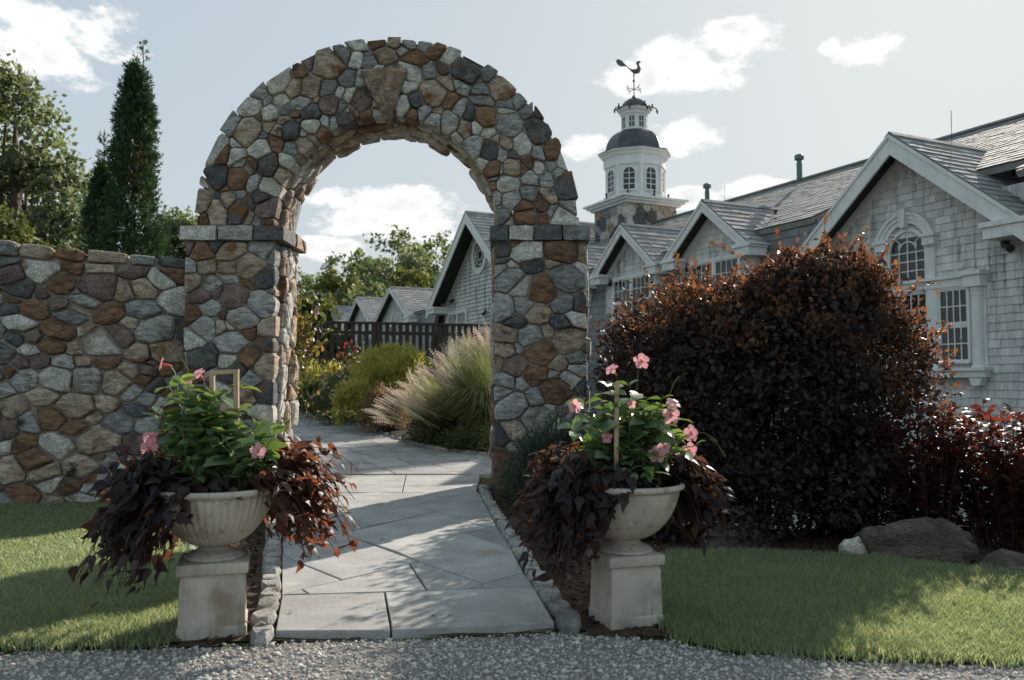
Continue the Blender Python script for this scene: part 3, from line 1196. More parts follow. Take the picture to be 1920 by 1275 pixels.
def gable_roof(uc, hw, ze, za, v0, v1, over, parent, thick=.12, barge=.24, slate_e=.24, soffit=True, kind='slate', wv=None, ret=.62):
    """a gabled roof with bargeboards; v0 is the barge plane, wall plane at wv"""
    sl = math.atan2(za - ze, hw)
    L = hw / math.cos(sl) + over
    rb = MB()
    for s in (-1, 1):
        dn = D1 * (s * math.cos(sl)) - UP * math.sin(sl)      # down the slope
        nn = D1 * (s * math.sin(sl)) + UP * math.cos(sl)
        apex = L3(uc, v0, za)
        a0, a1 = apex, apex + dn * L
        rb.prism([a0, a1, a1 - nn * thick, a0 - nn * thick - UP * .0], D2 * (v1 - v0))
        # slates: A runs along D2, B up the slope
        O = a1 + nn * .004
        cover(kind, parent, O, D2, -dn, nn, [(-.03, -.04), (v1 - v0, -.04), (v1 - v0, L), (-.03, L)], slate_e, .24, .42, .008, .024)
        if barge:
            bm = MB()
            bb = barge / math.cos(sl)
            o = apex - D2 * .045 - UP * .03
            e1 = o + dn * (L - .02)
            bm.prism([o, e1, e1 - UP * bb, o - UP * bb], D2 * .044)
            o2 = o - D2 * .03 + UP * .022
            e2 = o2 + dn * (L - .02)
            bm.prism([o2, e2, e2 - UP * .075, o2 - UP * .075], D2 * .029)
            bm.build('bargeboard', WHITE, parent)
            # frieze board on the wall below the soffit
            if wv is not None:
                fz = MB()
                o = L3(uc, wv - .035, za) - UP * (thick / math.cos(sl) + .02)
                e1 = o + dn * (L - .4)
                fz.prism([o, e1, e1 - UP * .2, o - UP * .2], D2 * .034)
                fz.build('frieze_board', WHITE, parent)
                # dark soffit between
                sf = MB()
                o = L3(uc, v0 + .01, za) - UP * (thick / math.cos(sl) + .012)
                e1 = o + dn * (L - .05)
                sf.prism([o, e1, e1 - UP * .01, o - UP * .01], D2 * (wv - v0 - .05))
                sf.build('soffit', SOFFIT, parent)
        if ret and wv is not None:
            # cornice return at the eave
            cr_ = MB()
            ue = uc + s * (hw + over * math.cos(sl) - .02)
            ui = ue - s * ret
            zr = ze - over * math.sin(sl) - .05
            lbox(cr_, min(ue, ui), max(ue, ui), v0 - .03, wv + .15, zr - .20, zr)
            lbox(cr_, min(ue, ui) - .05, max(ue, ui) + .05, v0 - .08, wv + .15, zr + .001, zr + .09)
            cr_.build('cornice_return', WHITE, parent)
    # ridge cap
    rc = MB()
    rc.prism([L3(uc, v0 - .04, za + .055), L3(uc - .12, v0 - .04, za - .12 * math.tan(sl) + .05), L3(uc, v0 - .04, za + .02), L3(uc + .12, v0 - .04, za - .12 * math.tan(sl) + .05)], D2 * (v1 - v0))
    rc.build('ridge_cap', SLATE, parent)
    return rb


def snow_guards(parent, pts):
    b = MB()
    for P, up in pts:
        b.box(P + up * .05, D2 * .02, D1 * .02, up * .05)
        b.box(P + up * .09, D2 * .05, D1 * .012, up * .03)
    b.build('snow_guards', IRON, parent)


# --- main block roofs
ZK = 5.0


def add_wall(poly, v, depth=.25):
    wallmb.prism([L3(a, v, b) for a, b in poly], D2 * depth)


roof_parts = {}
main_roof = MB()


def pitched(u0, u1, v0, z0, v1, z1, kind='slate', e=.26, parent=None):
    """a roof plane rising from (v0,z0) to (v1,z1) between u0 and u1"""
    B = (D2 * (v1 - v0) + UP * (z1 - z0))
    L = B.length
    B.normalize()
    nn = -D2 * ((z1 - z0) / L) + UP * ((v1 - v0) / L)
    O = L3(u0, v0, z0)
    main_roof.prism([O - nn * .02, L3(u1, v0, z0) - nn * .02, L3(u1, v0, z0) + B * L - nn * .02, O + B * L - nn * .02], -nn * .12)
    COVERS.append((kind, O, D1, B, nn, [(0, 0), (u1 - u0, 0), (u1 - u0, L), (0, L)], e))


COVERS = []
for ua, ub, cutv in ((-8, -1.45, 0), (-1.45, 3.25, 1), (3.25, 17.75, 0), (17.75, 26.05, 1), (26.05, 26.5, 0)):
    va = .45 if cutv else -.25
    pitched(ua, ub, va, ZK + (va + .25) * 3.05 / 6.25, 6, 7.88)
pitched(26.5, 52, -.25, ZK - .1, 4.3, 6.75)
# rear slopes so the ridge closes
main_roof.prism([L3(-8, 6, 8.0), L3(26.5, 6, 8.0), L3(26.5, 12, 5), L3(-8, 12, 5)], UP * -.12)
main_roof.prism([L3(26.5, 4.3, 6.7), L3(52, 4.3, 6.7), L3(52, 9, 5), L3(26.5, 9, 5)], UP * -.12)
# steep slate slope below the knee
pitched(3.2, 18.0, -1.05, .2, -.12, ZK - .02, 'wall_slate', .24)
pitched(26.8, 52, -1.05, .2, -.12, ZK - .12, 'wall_slate', .24)
pitched(-8, -2.4, -1.05, .2, -.12, ZK - .02, 'wall_slate', .24)
roof = main_roof.build('roof', SLATE, lodge)
for kind, O, A, B, nn, poly, e in COVERS:
    cover(kind, roof, O, A, B, nn, poly, e, .24, .42, .008, .022)
rl = MB()
for u0, u1, v, z in ((-8, 26.5, 6, 7.88), (26.5, 52, 4.3, 6.75)):
    rl.tube([L3(u0, v, z + .03), L3(u1, v, z + .03)], .05, 6)
rl.build('ridge_roll', LEAD, roof)
# lightning rods and vents on the ridge
lr = MB()
for u, v, z in ((.9, 1.3, 6.25), (13.6, 6, 7.88), (21.9, 1.5, 8.5)):
    lr.tube([L3(u, v, z), L3(u, v, z + .7)], .007, 5)
lr.build('lightning_rod', IRON, lodge)
for u, v, z in ((9.2, 5.3, 7.75), (14.1, 5.6, 7.9)):
    vt = MB()
    vt.lathe(L3(u, v, z), [(.09, 0), (.09, .5), (.075, .52), (.075, .6), (.15, .62), (.15, .74), (.1, .78)], 10)
    vt.build('roof_vent', material('vent_green%d' % int(u), [(.09, .17, .14)], .5, None, None), lodge)
# lower storey walls below the steep slope
add_wall([(-8, -2.7), (52, -2.7), (52, .2), (-8, .2)], -.9, .4)
add_wall([(-8, .1), (52, .1), (52, ZK - .1), (-8, ZK - .1)], .35, .3)
# end and back walls
wallmb.box(L3(22, 11.5, 1.1), D1 * 30, D2 * .15, UP * 3.8)
wallmb.box(L3(52, 5.5, 1.1), D1 * .15, D2 * 5.5, UP * 3.8)
wallmb.box(L3(-8, 5.5, 1.1), D1 * .15, D2 * 5.5, UP * 3.8)
add_wall(gable_wall_poly(.9, 2.42, 4.05, 5.98, 0, -2.7), 0)                 # the near gable
add_wall(gable_wall_poly(21.9, 4.2, 4.9, 8.15, 0, -2.7), 0)                 # the tall gable seen through the arch
DORM = [(6.33, 1.45, 4.62, 5.72, -.42), (10.05, 1.45, 4.62, 5.75, -.42), (14.0, 1.45, 4.62, 5.75, -.42), (32.4, 2.6, 4.75, 6.2, -.3), (38.8, 2.6, 4.75, 6.25, -.3), (45.6, 2.6, 4.75, 6.3, -.3)]
for uc, hw, ze, za, v in DORM:
    zb = 2.55
    add_wall([(uc - hw, zb), (uc + hw, zb), (uc + hw, ze), (uc, za), (uc - hw, ze)], v, 1.0)
lw = wallmb.build('wall', SHINGLE, lodge)
behind_bush = lambda P: False
e = .15
cover('shingle', lw, L3(0, -.004, 0), D1, UP, -D2, [(-1.52, -1.2), (3.32, -1.2), (3.32, 4.05), (.9, 5.98), (-1.52, 4.05)], e, .1, .3, .004, .024, holes=((.55, 1.35, 3.34, 4.2), (-.55, 2.45, 1.6, 3.12)))
cover('shingle', lw, L3(0, -.004, 0), D1, UP, -D2, [(17.7, 1.2), (26.1, 1.2), (26.1, 4.9), (21.9, 8.15), (17.7, 4.9)], .17, .14, .34, .004, .05, holes=((21.6, 22.6, 6.25, 7.25),))
for uc, hw, ze, za, v in DORM:
    cover('shingle', lw, L3(0, v - .004, 0), D1, UP, -D2, [(uc - hw, 2.55), (uc + hw, 2.55), (uc + hw, ze), (uc, za), (uc - hw, ze)], .15, .12, .3, .004, .02)
    # the cheek that faces the viewer
    cover('shingle', lw, L3(uc - hw - .004, v, 0), D2, UP, -D1, [(0, 2.55), (.95, 2.55), (.95, ze), (0, ze)], .15, .12, .3, .004, .02)

# --- roofs of the gables and dormers
nr = gable_roof(.9, 2.42, 4.28, 6.22, -.5, 6.5, .32, lodge, wv=0, barge=.30, slate_e=.22, ret=.75)
nr.build('gable_roof', SLATE, lodge)
lr_ = gable_roof(21.9, 4.2, 5.15, 8.5, -.75, 7.5, .62, lodge, wv=0, barge=.36, slate_e=.26, ret=1.0)
lr_.build('gable_roof', SLATE, lodge)
for uc, hw, ze, za, v in DORM:
    d_ = gable_roof(uc, hw, ze + .17, za + .2, v - .38, 3.2, .34 if hw < 2 else .6, lodge, wv=v, barge=.2, slate_e=.24, ret=.5 if hw < 2 else .75)
    d_.build('dormer_roof', SLATE, lodge)
snow_guards(lodge, [(L3(uc - du, v, za - .72 * du + .2), UP) for (uc, za) in ((6.33, 5.92), (10.05, 5.95)) for du, v in ((1.2, .5), (1.2, 1.1), (.75, .9), (1.45, .8), (.8, 1.5))]
            + [(L3(.9 - du, v, 6.22 - .8 * du + .03), UP) for du, v in ((1.1, .9), (1.1, 1.6), (1.1, 2.3), (1.9, 1.2), (1.9, 2.0), (1.9, 2.8), (1.5, 2.9))])
emit('shingle', 'shingle', SHINGLE, 'shingle_cladding', lodge)
emit('slate', 'slate', SLATE, 'slate_covering', lodge)
emit('wall_slate', 'wall_slate', SLATE_DARK, 'wall_slate_covering', lodge)

# --- windows of the dormers and gables
for uc in (6.33, 10.05, 14.0):
    window(uc - .93, uc + .93, 3.0, 4.4, -.46, 4, 2, 2)
for uc in (32.4, 38.8, 45.6):
    window(uc - 1.1, uc + 1.1, 3.0, 4.4, -.34, 4, 2, 2)
window(23.5, 25.5, 2.7, 4.45, -.07, 4, 2, 2, .12)

# round window of the tall gable
rw = MB()
RC, RZ, RR = 22.1, 6.75, .60


def ringmb(m, uc, zc, r0, r1, v0, v1, n=32, a0=0.0, a1=2 * math.pi):
    for i in range(n):
        t0, t1 = a0 + (a1 - a0) * i / n, a0 + (a1 - a0) * (i + 1) / n
        m.prism([L3(uc + r * math.cos(t), v0, zc + r * math.sin(t)) for r, t in ((r1, t0), (r1, t1), (r0, t1), (r0, t0))], D2 * (v1 - v0))


ringmb(rw, RC, RZ, RR, RR + .2, -.10, .02)
ringmb(rw, RC, RZ, .2, .24, -.035, 0)
ringmb(rw, RC, RZ, .40, .435, -.035, 0)
for k in range(8):
    a = math.pi * k / 4
    t = Vector((math.cos(a), 0, math.sin(a)))
    A, B = L3(RC + .24 * t.x, -.016, RZ + .24 * t.z), L3(RC + RR * t.x, -.016, RZ + RR * t.z)
    rw.tube([A, B], .016, 4)
for k in range(4):
    a = math.pi / 2 * k
    rw.box(L3(RC + (RR + .14) * math.cos(a), -.05, RZ + (RR + .14) * math.sin(a)), D1 * .09, D2 * .045, UP * .09)
rwo = rw.build('round_window', WHITE, lodge)
rp = MB()
rp.prism([L3(RC + RR * math.cos(t), -.012, RZ + RR * math.sin(t)) for t in np.linspace(0, 2 * math.pi, 32, False)], D2 * .008)
rp.build('pane', GLASS, rwo)

# arched window with pilasters, hood and keystone on the near gable
AU, AW, ZS, ZB = .95, .40, 3.92, 3.34
aw = MB()
ringmb(aw, AU, ZS, AW, AW + .07, -.06, .02, 20, 0, math.pi)
lbox(aw, AU - AW - .07, AU - AW, -.06, .02, ZB, ZS)
lbox(aw, AU + AW, AU + AW + .07, -.06, .02, ZB, ZS)
lbox(aw, AU - AW, AU + AW, -.06, .02, ZB - .06, ZB)
for x in (-.2, 0, .2):
    top = math.sqrt(AW * AW - x * x) if x == 0 else .16
    lbox(aw, AU + x - .011, AU + x + .011, -.036, 0, ZB, ZS + top)
for z in (3.53, 3.72, ZS - .02):
    lbox(aw, AU - AW, AU + AW, -.0345, 0, z - .011, z + .011)
ringmb(aw, AU, ZS, .19, .215, -.036, 0, 14, 0, math.pi)
for a in (.78, math.pi - .78):
    aw.tube([L3(AU + .2 * math.cos(a), -.02, ZS + .2 * math.sin(a)), L3(AU + AW * math.cos(a), -.02, ZS + AW * math.sin(a))], .014, 4)
awo = aw.build('arched_window', WHITE, lodge)
for i in range(4):
    for z0, z1 in ((ZB, 3.53), (3.53, 3.72), (3.72, ZS - .02)):
        pm = MB()
        x0 = AU - AW + i * .2
        lbox(pm, x0 + .012, x0 + .188, -.012, -.004, z0 + .012, z1 - .012)
        pm.build('pane', GLASS, awo)
pm = MB()
pm.prism([L3(AU + (AW - .004) * math.cos(t), -.014, ZS - .01 + (AW - .004) * math.sin(t)) for t in np.linspace(0, math.pi, 18)], D2 * .008)
pm.build('pane', GLASS, awo)
hood = MB()
for r0, r1, d in ((AW + .07, AW + .16, .10), (AW + .16, AW + .235, .13), (AW + .235, AW + .29, .165)):
    ringmb(hood, AU, ZS + .09, r0, r1, -d, .02, 20, .12, math.pi - .12)
hood.prism([L3(AU + x, -.20, ZS + z) for x, z in ((-.085, .84), (.085, .84), (.055, .47), (-.055, .47))], D2 * .2)
hood.build('window_hood', WHITE, lodge)
for s in (-1, 1):
    pl = MB()
    uc = AU + s * .555
    lbox(pl, uc - .085, uc + .085, -.08, .02, ZB - .04, ZS + .02)
    lbox(pl, uc - .105, uc + .105, -.105, .02, ZS + .02, ZS + .06)
    lbox(pl, uc - .13, uc + .13, -.16, .02, ZS + .0601, ZS + .22)
    lbox(pl, uc - .17, uc + .17, -.2, .02, ZS + .2201, ZS + .28)
    pl.build('pilaster', WHITE, lodge)
# the triple window under it
ent = MB()
lbox(ent, AU - 1.62, AU + 1.62, -.12, .02, 3.12, 3.27)
lbox(ent, AU - 1.66, AU + 1.66, -.17, .02, 3.2701, 3.33)
for s in (-1, 1):
    c = AU + s * 1.5
    lbox(ent, c - .17, c + .17, -.24, .018, 3.07, 3.28)
    lbox(ent, c - .21, c + .21, -.29, .018, 3.2801, 3.36)
ent.build('entablature', WHITE, lodge)
for s in (-1, 1):
    c = MB()
    uc = AU + s * 1.5
    c.lathe(L3(uc, -.08, 0), [(.125, 1.56), (.125, 1.62), (.1, 1.64), (.1, 2.9), (.11, 2.92), (.11, 2.95), (.1, 2.96), (.12, 3.02), (.125, 3.066)], 14)
    lbox(c, uc - .15, uc + .15, -.06, .02, 1.56, 3.066)
    c.build('column', WHITE, lodge)
    c = MB()
    uc = AU + s * .58
    lbox(c, uc - .085, uc + .085, -.1, .02, 1.56, 3.118)
    c.build('pilaster', WHITE, lodge)
    br = MB()
    uc = AU + s * 1.5
    br.prism([L3(uc + x, -.2, 1.41 - z) for x, z in ((-.13, .0), (.13, 0), (.07, .14), (-.07, .14))], D2 * .2)
    br.build('sill_bracket', WHITE, lodge)
window(AU - 1.31, AU - .70, 1.72, 3.08, -.05, 4, 2, 1, .04)
window(AU - .46, AU + .46, 1.72, 3.08, -.05, 5, 2, 1, .04)
window(AU + .70, AU + 1.31, 1.72, 3.08, -.05, 4, 2, 1, .04)
sill = MB()
lbox(sill, AU - 1.7, AU + 1.7, -.22, .02, 1.42, 1.54)
lbox(sill, AU - 1.74, AU + 1.74, -.27, .02, 1.5401, 1.6)
sill.build('window_sill', WHITE, lodge)


def floodlight(u, v, z):
    m = MB()
    m.lathe(L3(u, v - .07, z - .06), [(.06, 0), (.07, .05), (.07, .1), (.03, .12)], 10)
    m.tube([L3(u, v, z), L3(u, v - .1, z + .02), L3(u - .12, v - .2, z - .1)], .03, 6)
    m.tube([L3(u - .08, v - .16, z - .04), L3(u - .24, v - .28, z - .14)], [.04, .075], 8)
    m.build('floodlight', IRON, lodge)


floodlight(-1.1, 0, 3.78)
floodlight(7.35, -.42, 4.42)
floodlight(11.1, -.42, 4.42)
floodlight(25.0, 0, 5.1)
floodlight(21.4, 0, 4.3)

# --- cupola
CU, CV = 19.4, 6.0
CUP = L3(CU, CV, 0)
AX = math.atan2(-D2.y, -D2.x)
rot45 = math.pi / 8 + AX
cb = MB()
for (u0, v0, du, dv) in ((CU - 1.25, CV - 1.25, 2.5, 0), (CU - 1.25, CV - 1.25, 0, 2.5), (CU + 1.25, CV - 1.25, 0, 2.5), (CU - 1.25, CV + 1.25, 2.5, 0)):
    pass
lbox(cb, CU - 1.22, CU + 1.22, CV - 1.22, CV + 1.22, 6.6, 8.72)
cupb = cb.build('cupola_base', MORTAR, lodge)
for axis in (0, 1):
    for c in rubble(2.5, 1.3, .36, 1.1, 1):
        if axis == 0:
            fm = lambda u, v, w: tuple(L3(CU - 1.25 + u, CV - 1.25 - w, 7.42 + v))
        else:
            fm = lambda u, v, w: tuple(L3(CU - 1.25 - w, CV - 1.25 + u, 7.42 + v))
        stone(c, fm, cupb, depth=.1, bulge=.03, mat=stone_mat([('grey', 30), ('pale', 25), ('tan', 25), ('dark', 15)]))
cc_ = MB()
for k, (h, z0, z1) in enumerate(((1.38, 8.7, 8.8), (1.5, 8.801, 8.9), (1.62, 8.901, 8.98))):
    lbox(cc_, CU - h, CU + h, CV - h, CV + h, z0, z1)
cc_.build('cupola_cornice', WHITE, lodge)


def octa(name, prof, mat, parent=lodge, n=8):
    m = MB()
    m.lathe(CUP, prof, n, phase=rot45)
    return m.build(name, mat, parent)


octa('cupola_body', [(1.36, 8.98), (1.36, 9.18), (1.26, 9.2), (1.26, 10.5)], WHITE)
octa('cupola_entablature', [(1.28, 10.42), (1.34, 10.44), (1.34, 10.8), (1.42, 10.84), (1.46, 10.95), (1.56, 11.0), (1.56, 11.06)], WHITE)
octa('dome_flashing', [(1.585, 11.062), (1.585, 11.09), (1.15, 11.2)], LEAD)
dome = [(1.25 * math.cos(t) ** .7 if t < 1.5 else .3, 11.13 + 1.03 * math.sin(t)) for t in np.linspace(0, 1.2, 9)]
octa('cupola_dome', dome + [(.5, 12.04)], LEAD, n=8)
octa('lantern', [(.66, 11.95), (.66, 12.08), (.56, 12.1), (.56, 12.74), (.62, 12.78), (.62, 12.86), (.72, 12.95), (.74, 13.04)], WHITE)
octa('lantern_flashing', [(.8, 13.042), (.8, 13.07), (.56, 13.1)], LEAD)
octa('lantern_dome', [(.55 * math.cos(t), 13.08 + .47 * math.sin(t)) for t in np.linspace(0, 1.45, 8)], LEAD)
for k in range(8):
    fa = AX + k * math.pi / 4               # face direction
    nd = Vector((math.cos(fa), math.sin(fa), 0))
    td = Vector((-nd.y, nd.x, 0))
    if nd.dot(Vector((0, -1, 0))) < -.2:
        continue
    ap = 1.26 * math.cos(math.pi / 8)
    o = CUP + nd * ap
    w = MB()
    hw, z0, zs = .24, 9.36, 10.05
    fm = lambda a, z, d: o + td * a + nd * d + UP * z
    for i in range(12):
        t0, t1 = math.pi * i / 12, math.pi * (i + 1) / 12
        w.prism([fm(r * math.cos(t), zs + r * math.sin(t), .05) for r, t in ((hw + .06, t0), (hw + .06, t1), (hw, t1), (hw, t0))], -nd * .05)
    for a in (-hw - .03, hw + .03):
        w.box(fm(a, (z0 + zs) / 2, .025), td * .03, nd * .025, UP * ((zs - z0) / 2))
    w.box(fm(0, z0 - .03, .035), td * (hw + .09), nd * .035, UP * .03)
    w.box(fm(0, (z0 + zs + hw) / 2, .018), td * .014, nd * .012, UP * ((zs + hw - z0) / 2))
    for z in (9.59, 9.82, 10.05):
        w.box(fm(0, z, .017), td * hw, nd * .011, UP * .014)
    wo_ = w.build('cupola_window', WHITE, lodge)
    pm = MB()
    pm.prism([fm(-hw, z0, .004), fm(hw, z0, .004)] + [fm(hw * math.cos(t), zs + hw * math.sin(t), .004) for t in np.linspace(0, math.pi, 12)], nd * .006)
    pm.build('pane', GLASS, wo_)
    # corner column
    ca = fa + math.pi / 8
    cp = CUP + Vector((math.cos(ca), math.sin(ca), 0)) * 1.27
    m = MB()
    m.lathe(cp, [(.1, 8.985), (.1, 9.25), (.075, 9.27), (.07, 10.3), (.1, 10.36), (.1, 10.43)], 8)
    m.build('cupola_column', WHITE, lodge)
    # spotlights round the foot and the lantern
    m = MB()
    q = CUP + nd * 1.36
    m.tube([q + UP * 9.02, q + nd * .05 + UP * 9.06, q + nd * .07 + UP * 9.2], [.05, .05, .03], 6)
    m.tube([q + nd * .07 + UP * 9.2, q + nd * .07 + UP * 9.28], .05, 6)
    q = CUP + nd * .78
    m.tube([q + UP * 13.06, q + nd * .16 + UP * 13.02, q + nd * .2 + UP * 12.9], .025, 5)
    m.tube([q + nd * .2 + UP * 12.93, q + nd * .22 + UP * 12.78], [.05, .03], 6)
    m.tube([q + UP * 13.06, q + UP * 13.22], [.05, .03], 6)
    m.build('spotlight', IRON, lodge)
    # little lantern windows
    o2 = CUP + nd * (.56 * math.cos(math.pi / 8))
    f2 = lambda a, z, d: o2 + td * a + nd * d + UP * z
    m = MB()
    for a in (-.125, 0, .125):
        m.box(f2(a, 12.42, .012), td * .012, nd * .012, UP * .26)
    for z in (12.17, 12.42, 12.67):
        m.box(f2(0, z, .0115), td * .136, nd * .0115, UP * .012)
    lo_ = m.build('lantern_window', WHITE, lodge)
    m = MB()
    m.box(f2(0, 12.42, .005), td * .125, nd * .003, UP * .25)
    m.build('pane', GLASS, lo_)

# weather vane: pole, ball, cardinal arms, rooster
vane = MB()
vane.tube([CUP + UP * 13.5, CUP + UP * 14.55], .022, 6)
for z, r in ((13.6, .09), (14.32, .06)):
    vane.lathe(CUP + UP * z, [(.02, -r), (r * .8, -r * .5), (r, 0), (r * .8, r * .5), (.02, r)], 8)
for a in (0, math.pi / 2):
    d = Vector((math.cos(a + .5), math.sin(a + .5), 0))
    vane.tube([CUP + UP * 13.95 - d * .34, CUP + UP * 13.95 + d * .34], .014, 5)
    for s in (-1, 1):
        c = CUP + UP * 13.95 + d * (s * .34)
        vane.tube([c + UP * .1 + d * .04, c + UP * .06 - d * .03, c, c - UP * .06 + d * .03, c - UP * .1 - d * .04], .016, 5)
vo = vane.build('weathervane', IRON, lodge)
RS = [(.52, .72), (.56, .80), (.60, .76), (.62, .84), (.66, .79), (.70, .86), (.70, .78), (.76, .74), (.69, .71), (.66, .66), (.66, .55), (.70, .46), (.74, .34), (.72, .22), (.64, .12), (.54, .06),
      (.44, .05), (.34, .10), (.24, .20), (.14, .32), (.06, .40), (-.04, .42), (-.14, .40), (-.24, .40), (-.34, .46), (-.42, .56), (-.46, .68), (-.44, .76), (-.38, .80), (-.28, .78), (-.18, .72), (-.10, .62),
      (-.02, .52), (.08, .42), (.18, .33), (.28, .27), (.38, .25), (.48, .28), (.56, .36), (.58, .46), (.56, .56), (.52, .64)]
rm = MB()
sx = Vector((.97, .24, 0)).normalized()
sy = Vector((-sx.y, sx.x, 0))
# thick flat cut-out with a rounded body: the sheet and a swollen middle
tri = [CUP + sx * ((x - .40) * .94) + UP * (14.62 + z * .72) for x, z in RS]
rm.prism([p - sy * .02 for p in tri], sy * .04)
rm.tube([CUP + UP * 14.5, CUP + UP * 14.68], .03, 5)
rm.tube([CUP + sx * ((x - .40) * .94) + UP * (14.62 + z * .72) for x, z in ((.62, .5), (.64, .36), (.6, .22), (.46, .16), (.3, .2))], [.035, .08, .12, .11, .06], 7)
rm.build('rooster', material('vane_copper', [(.09, .1, .1)], .5, None, None), vo)

# ------------------------------------------------------------------ foliage tools
LEAF_V = np.array([(0, 0, 0), (0, .35, .02), (0, .7, -.03), (0, 1, -.16), (-.2, .2, .06), (-.3, .45, .07), (-.2, .75, .0), (.2, .2, .06), (.3, .45, .07), (.2, .75, .0)], float)
LEAF_F = np.array([(0, 1, 4), (1, 5, 4), (1, 2, 5), (2, 6, 5), (2, 3, 6), (0, 7, 1), (1, 7, 8), (1, 8, 2), (2, 8, 9), (2, 9, 3)])
DIA_V = np.array([(0, 0, 0), (.3, .45, .08), (0, 1, -.08), (-.3, .45, .08)], float)
DIA_F = np.array([(0, 1, 2), (0, 2, 3)])
NEEDLE_V = np.array([(-.05, 0, 0), (.05, 0, 0), (0, 1, -.05)], float)
NEEDLE_F = np.array([(0, 1, 2)])
# drooping lobed leaf of the dark vine
LOBE_V = np.array([(0, 0, 0), (0, .3, .05), (0, .65, .0), (0, 1.05, -.16), (-.28, .02, .0), (-.42, .26, .0), (-.2, .62, -.02), (.28, .02, .0), (.42, .26, .0), (.2, .62, -.02)], float)
LOBE_F = np.array([(0, 1, 4), (1, 5, 4), (1, 6, 5), (1, 2, 6), (2, 3, 6), (0, 7, 1), (1, 7, 8), (1, 8, 9), (1, 9, 2), (2, 9, 3)])
# frond of an arborvitae: a flat forked spray
SPRAY_V = np.array([(0, 0, 0), (-.12, .45, .03), (.12, .45, -.03), (0, 1, 0), (-.42, .62, .1), (.42, .62, -.1), (-.2, .3, 0), (.2, .3, 0)], float)
SPRAY_F = np.array([(0, 2, 1), (1, 2, 3), (6, 1, 4), (7, 5, 2)])


def unit(a):
    return a / np.maximum(np.linalg.norm(a, axis=1, keepdims=True), 1e-9)


def frames(D, Nrm):
    Y = unit(D)
    X = unit(np.cross(Y, Nrm))
    Z = np.cross(X, Y)
    return X, Y, Z


def scatter(name, tv, tf, P, D, Nrm, Sz, mat, parent=None, base=None, tint=None, kind=None, wid=1.0):
    P, D, Nrm = np.asarray(P, float), np.asarray(D, float), np.asarray(Nrm, float)
    n = len(P)
    Sz = np.broadcast_to(np.asarray(Sz, float), (n,))
    X, Y, Z = frames(D, Nrm)
    s = Sz[:, None, None]
    V = P[:, None, :] + s * (tv[None, :, 0:1] * wid * X[:, None] + tv[None, :, 1:2] * Y[:, None] + tv[None, :, 2:3] * Z[:, None])
    k = len(tv)
    F = (tf[None] + (np.arange(n) * k)[:, None, None]).reshape(-1, tf.shape[1])
    if tint is None:
        tint = rng.random(n)
    o = mk_np(name, V.reshape(-1, 3), F, mat, parent, base, tint=np.repeat(tint, k))
    if kind:
        o['kind'] = kind
    return o


_tm = {}


def leaf_objs(name, tv, tf, P, D, Nrm, Sz, mat, parent, wid=1.0):
    """each leaf its own object, sharing one mesh"""
    key = (name, id(mat), wid)
    if key not in _tm:
        me = bpy.data.meshes.new(name)
        me.from_pydata([tuple(v * (wid, 1, 1)) for v in tv], [], [tuple(map(int, f)) for f in tf])
        me.materials.append(mat)
        me.polygons.foreach_set('use_smooth', [True] * len(me.polygons))
        _tm[key] = me
    me = _tm[key]
    X, Y, Z = frames(np.asarray(D, float), np.asarray(Nrm, float))
    b = BASE[parent.name]
    for i in range(len(P)):
        o = bpy.data.objects.new(name, me)
        COL.objects.link(o)
        o.parent = parent
        s = float(Sz[i])
        o.matrix_local = Matrix(((X[i][0] * s, Y[i][0] * s, Z[i][0] * s, P[i][0] - b.x), (X[i][1] * s, Y[i][1] * s, Z[i][1] * s, P[i][1] - b.y), (X[i][2] * s, Y[i][2] * s, Z[i][2] * s, P[i][2] - b.z), (0, 0, 0, 1)))


def rnd_dir(n):
    return unit(rng.normal(size=(n, 3)))


def clump_points(lobes, nclump, per, rc, flat=.75, shell=.55):
    """clumps of leaves spread over ellipsoid lobes: returns positions and outward directions"""
    P, O = [], []
    tot = sum(l[1][0] * l[1][1] * l[1][2] for l in lobes) ** 1
    for c, r in lobes:
        c, r = np.array(c, float), np.array(r, float)
        k = max(3, int(nclump * (r[0] * r[1] * r[2]) ** .667 / sum((q[1][0] * q[1][1] * q[1][2]) ** .667 for q in lobes)))
        d = rnd_dir(k)
        d[:, 2] = np.where(d[:, 2] < -.5, -d[:, 2], d[:, 2])
        rad = shell + (1 - shell) * rng.random(k) ** .6
        cc = c + d * r * rad[:, None]
        cs = rc * (0.6 + .8 * rng.random(k))
        m = np.clip(rng.normal(size=(k, per, 3)), -2, 2) * (cs[:, None, None] * np.array([.5, .5, .5 * flat]))
        P.append((cc[:, None] + m).reshape(-1, 3))
        o = d[:, None] * 1.0 + m / cs[:, None, None] * .8
        O.append(o.reshape(-1, 3))
    return np.concatenate(P), unit(np.concatenate(O))


GREEN_TREE = material('tree_leaf', [(.095, .118, .07), (.13, .152, .095), (.17, .185, .12), (.11, .135, .085)], .6, None, None, .35, trans=.42, tcol=(1.5, 1.6, .8))
YEL_TREE = material('tree_leaf_light', [(.08, .1, .03), (.11, .125, .04), (.07, .095, .03), (.14, .13, .045)], .6, None, None, .35, trans=.35, tcol=(1.5, 1.4, .7))
CEDAR = material('arborvitae_leaf', [(.024, .05, .028), (.036, .075, .036), (.052, .095, .045), (.03, .062, .034)], .6, None, None, .3, trans=.22, tcol=(1.5, 1.5, .9))
CEDAR_DEAD = material('arborvitae_brown', [(.16, .1, .035), (.2, .13, .05)], .8, None, None, .2, trans=.3)
NINE = material('ninebark_leaf', [(.021, .019, .021), (.027, .023, .024), (.036, .027, .025), (.03, .025, .026), (.05, .034, .028)], .5, None, None, .25, trans=.3, tcol=(4.6, 3.1, 2.0))
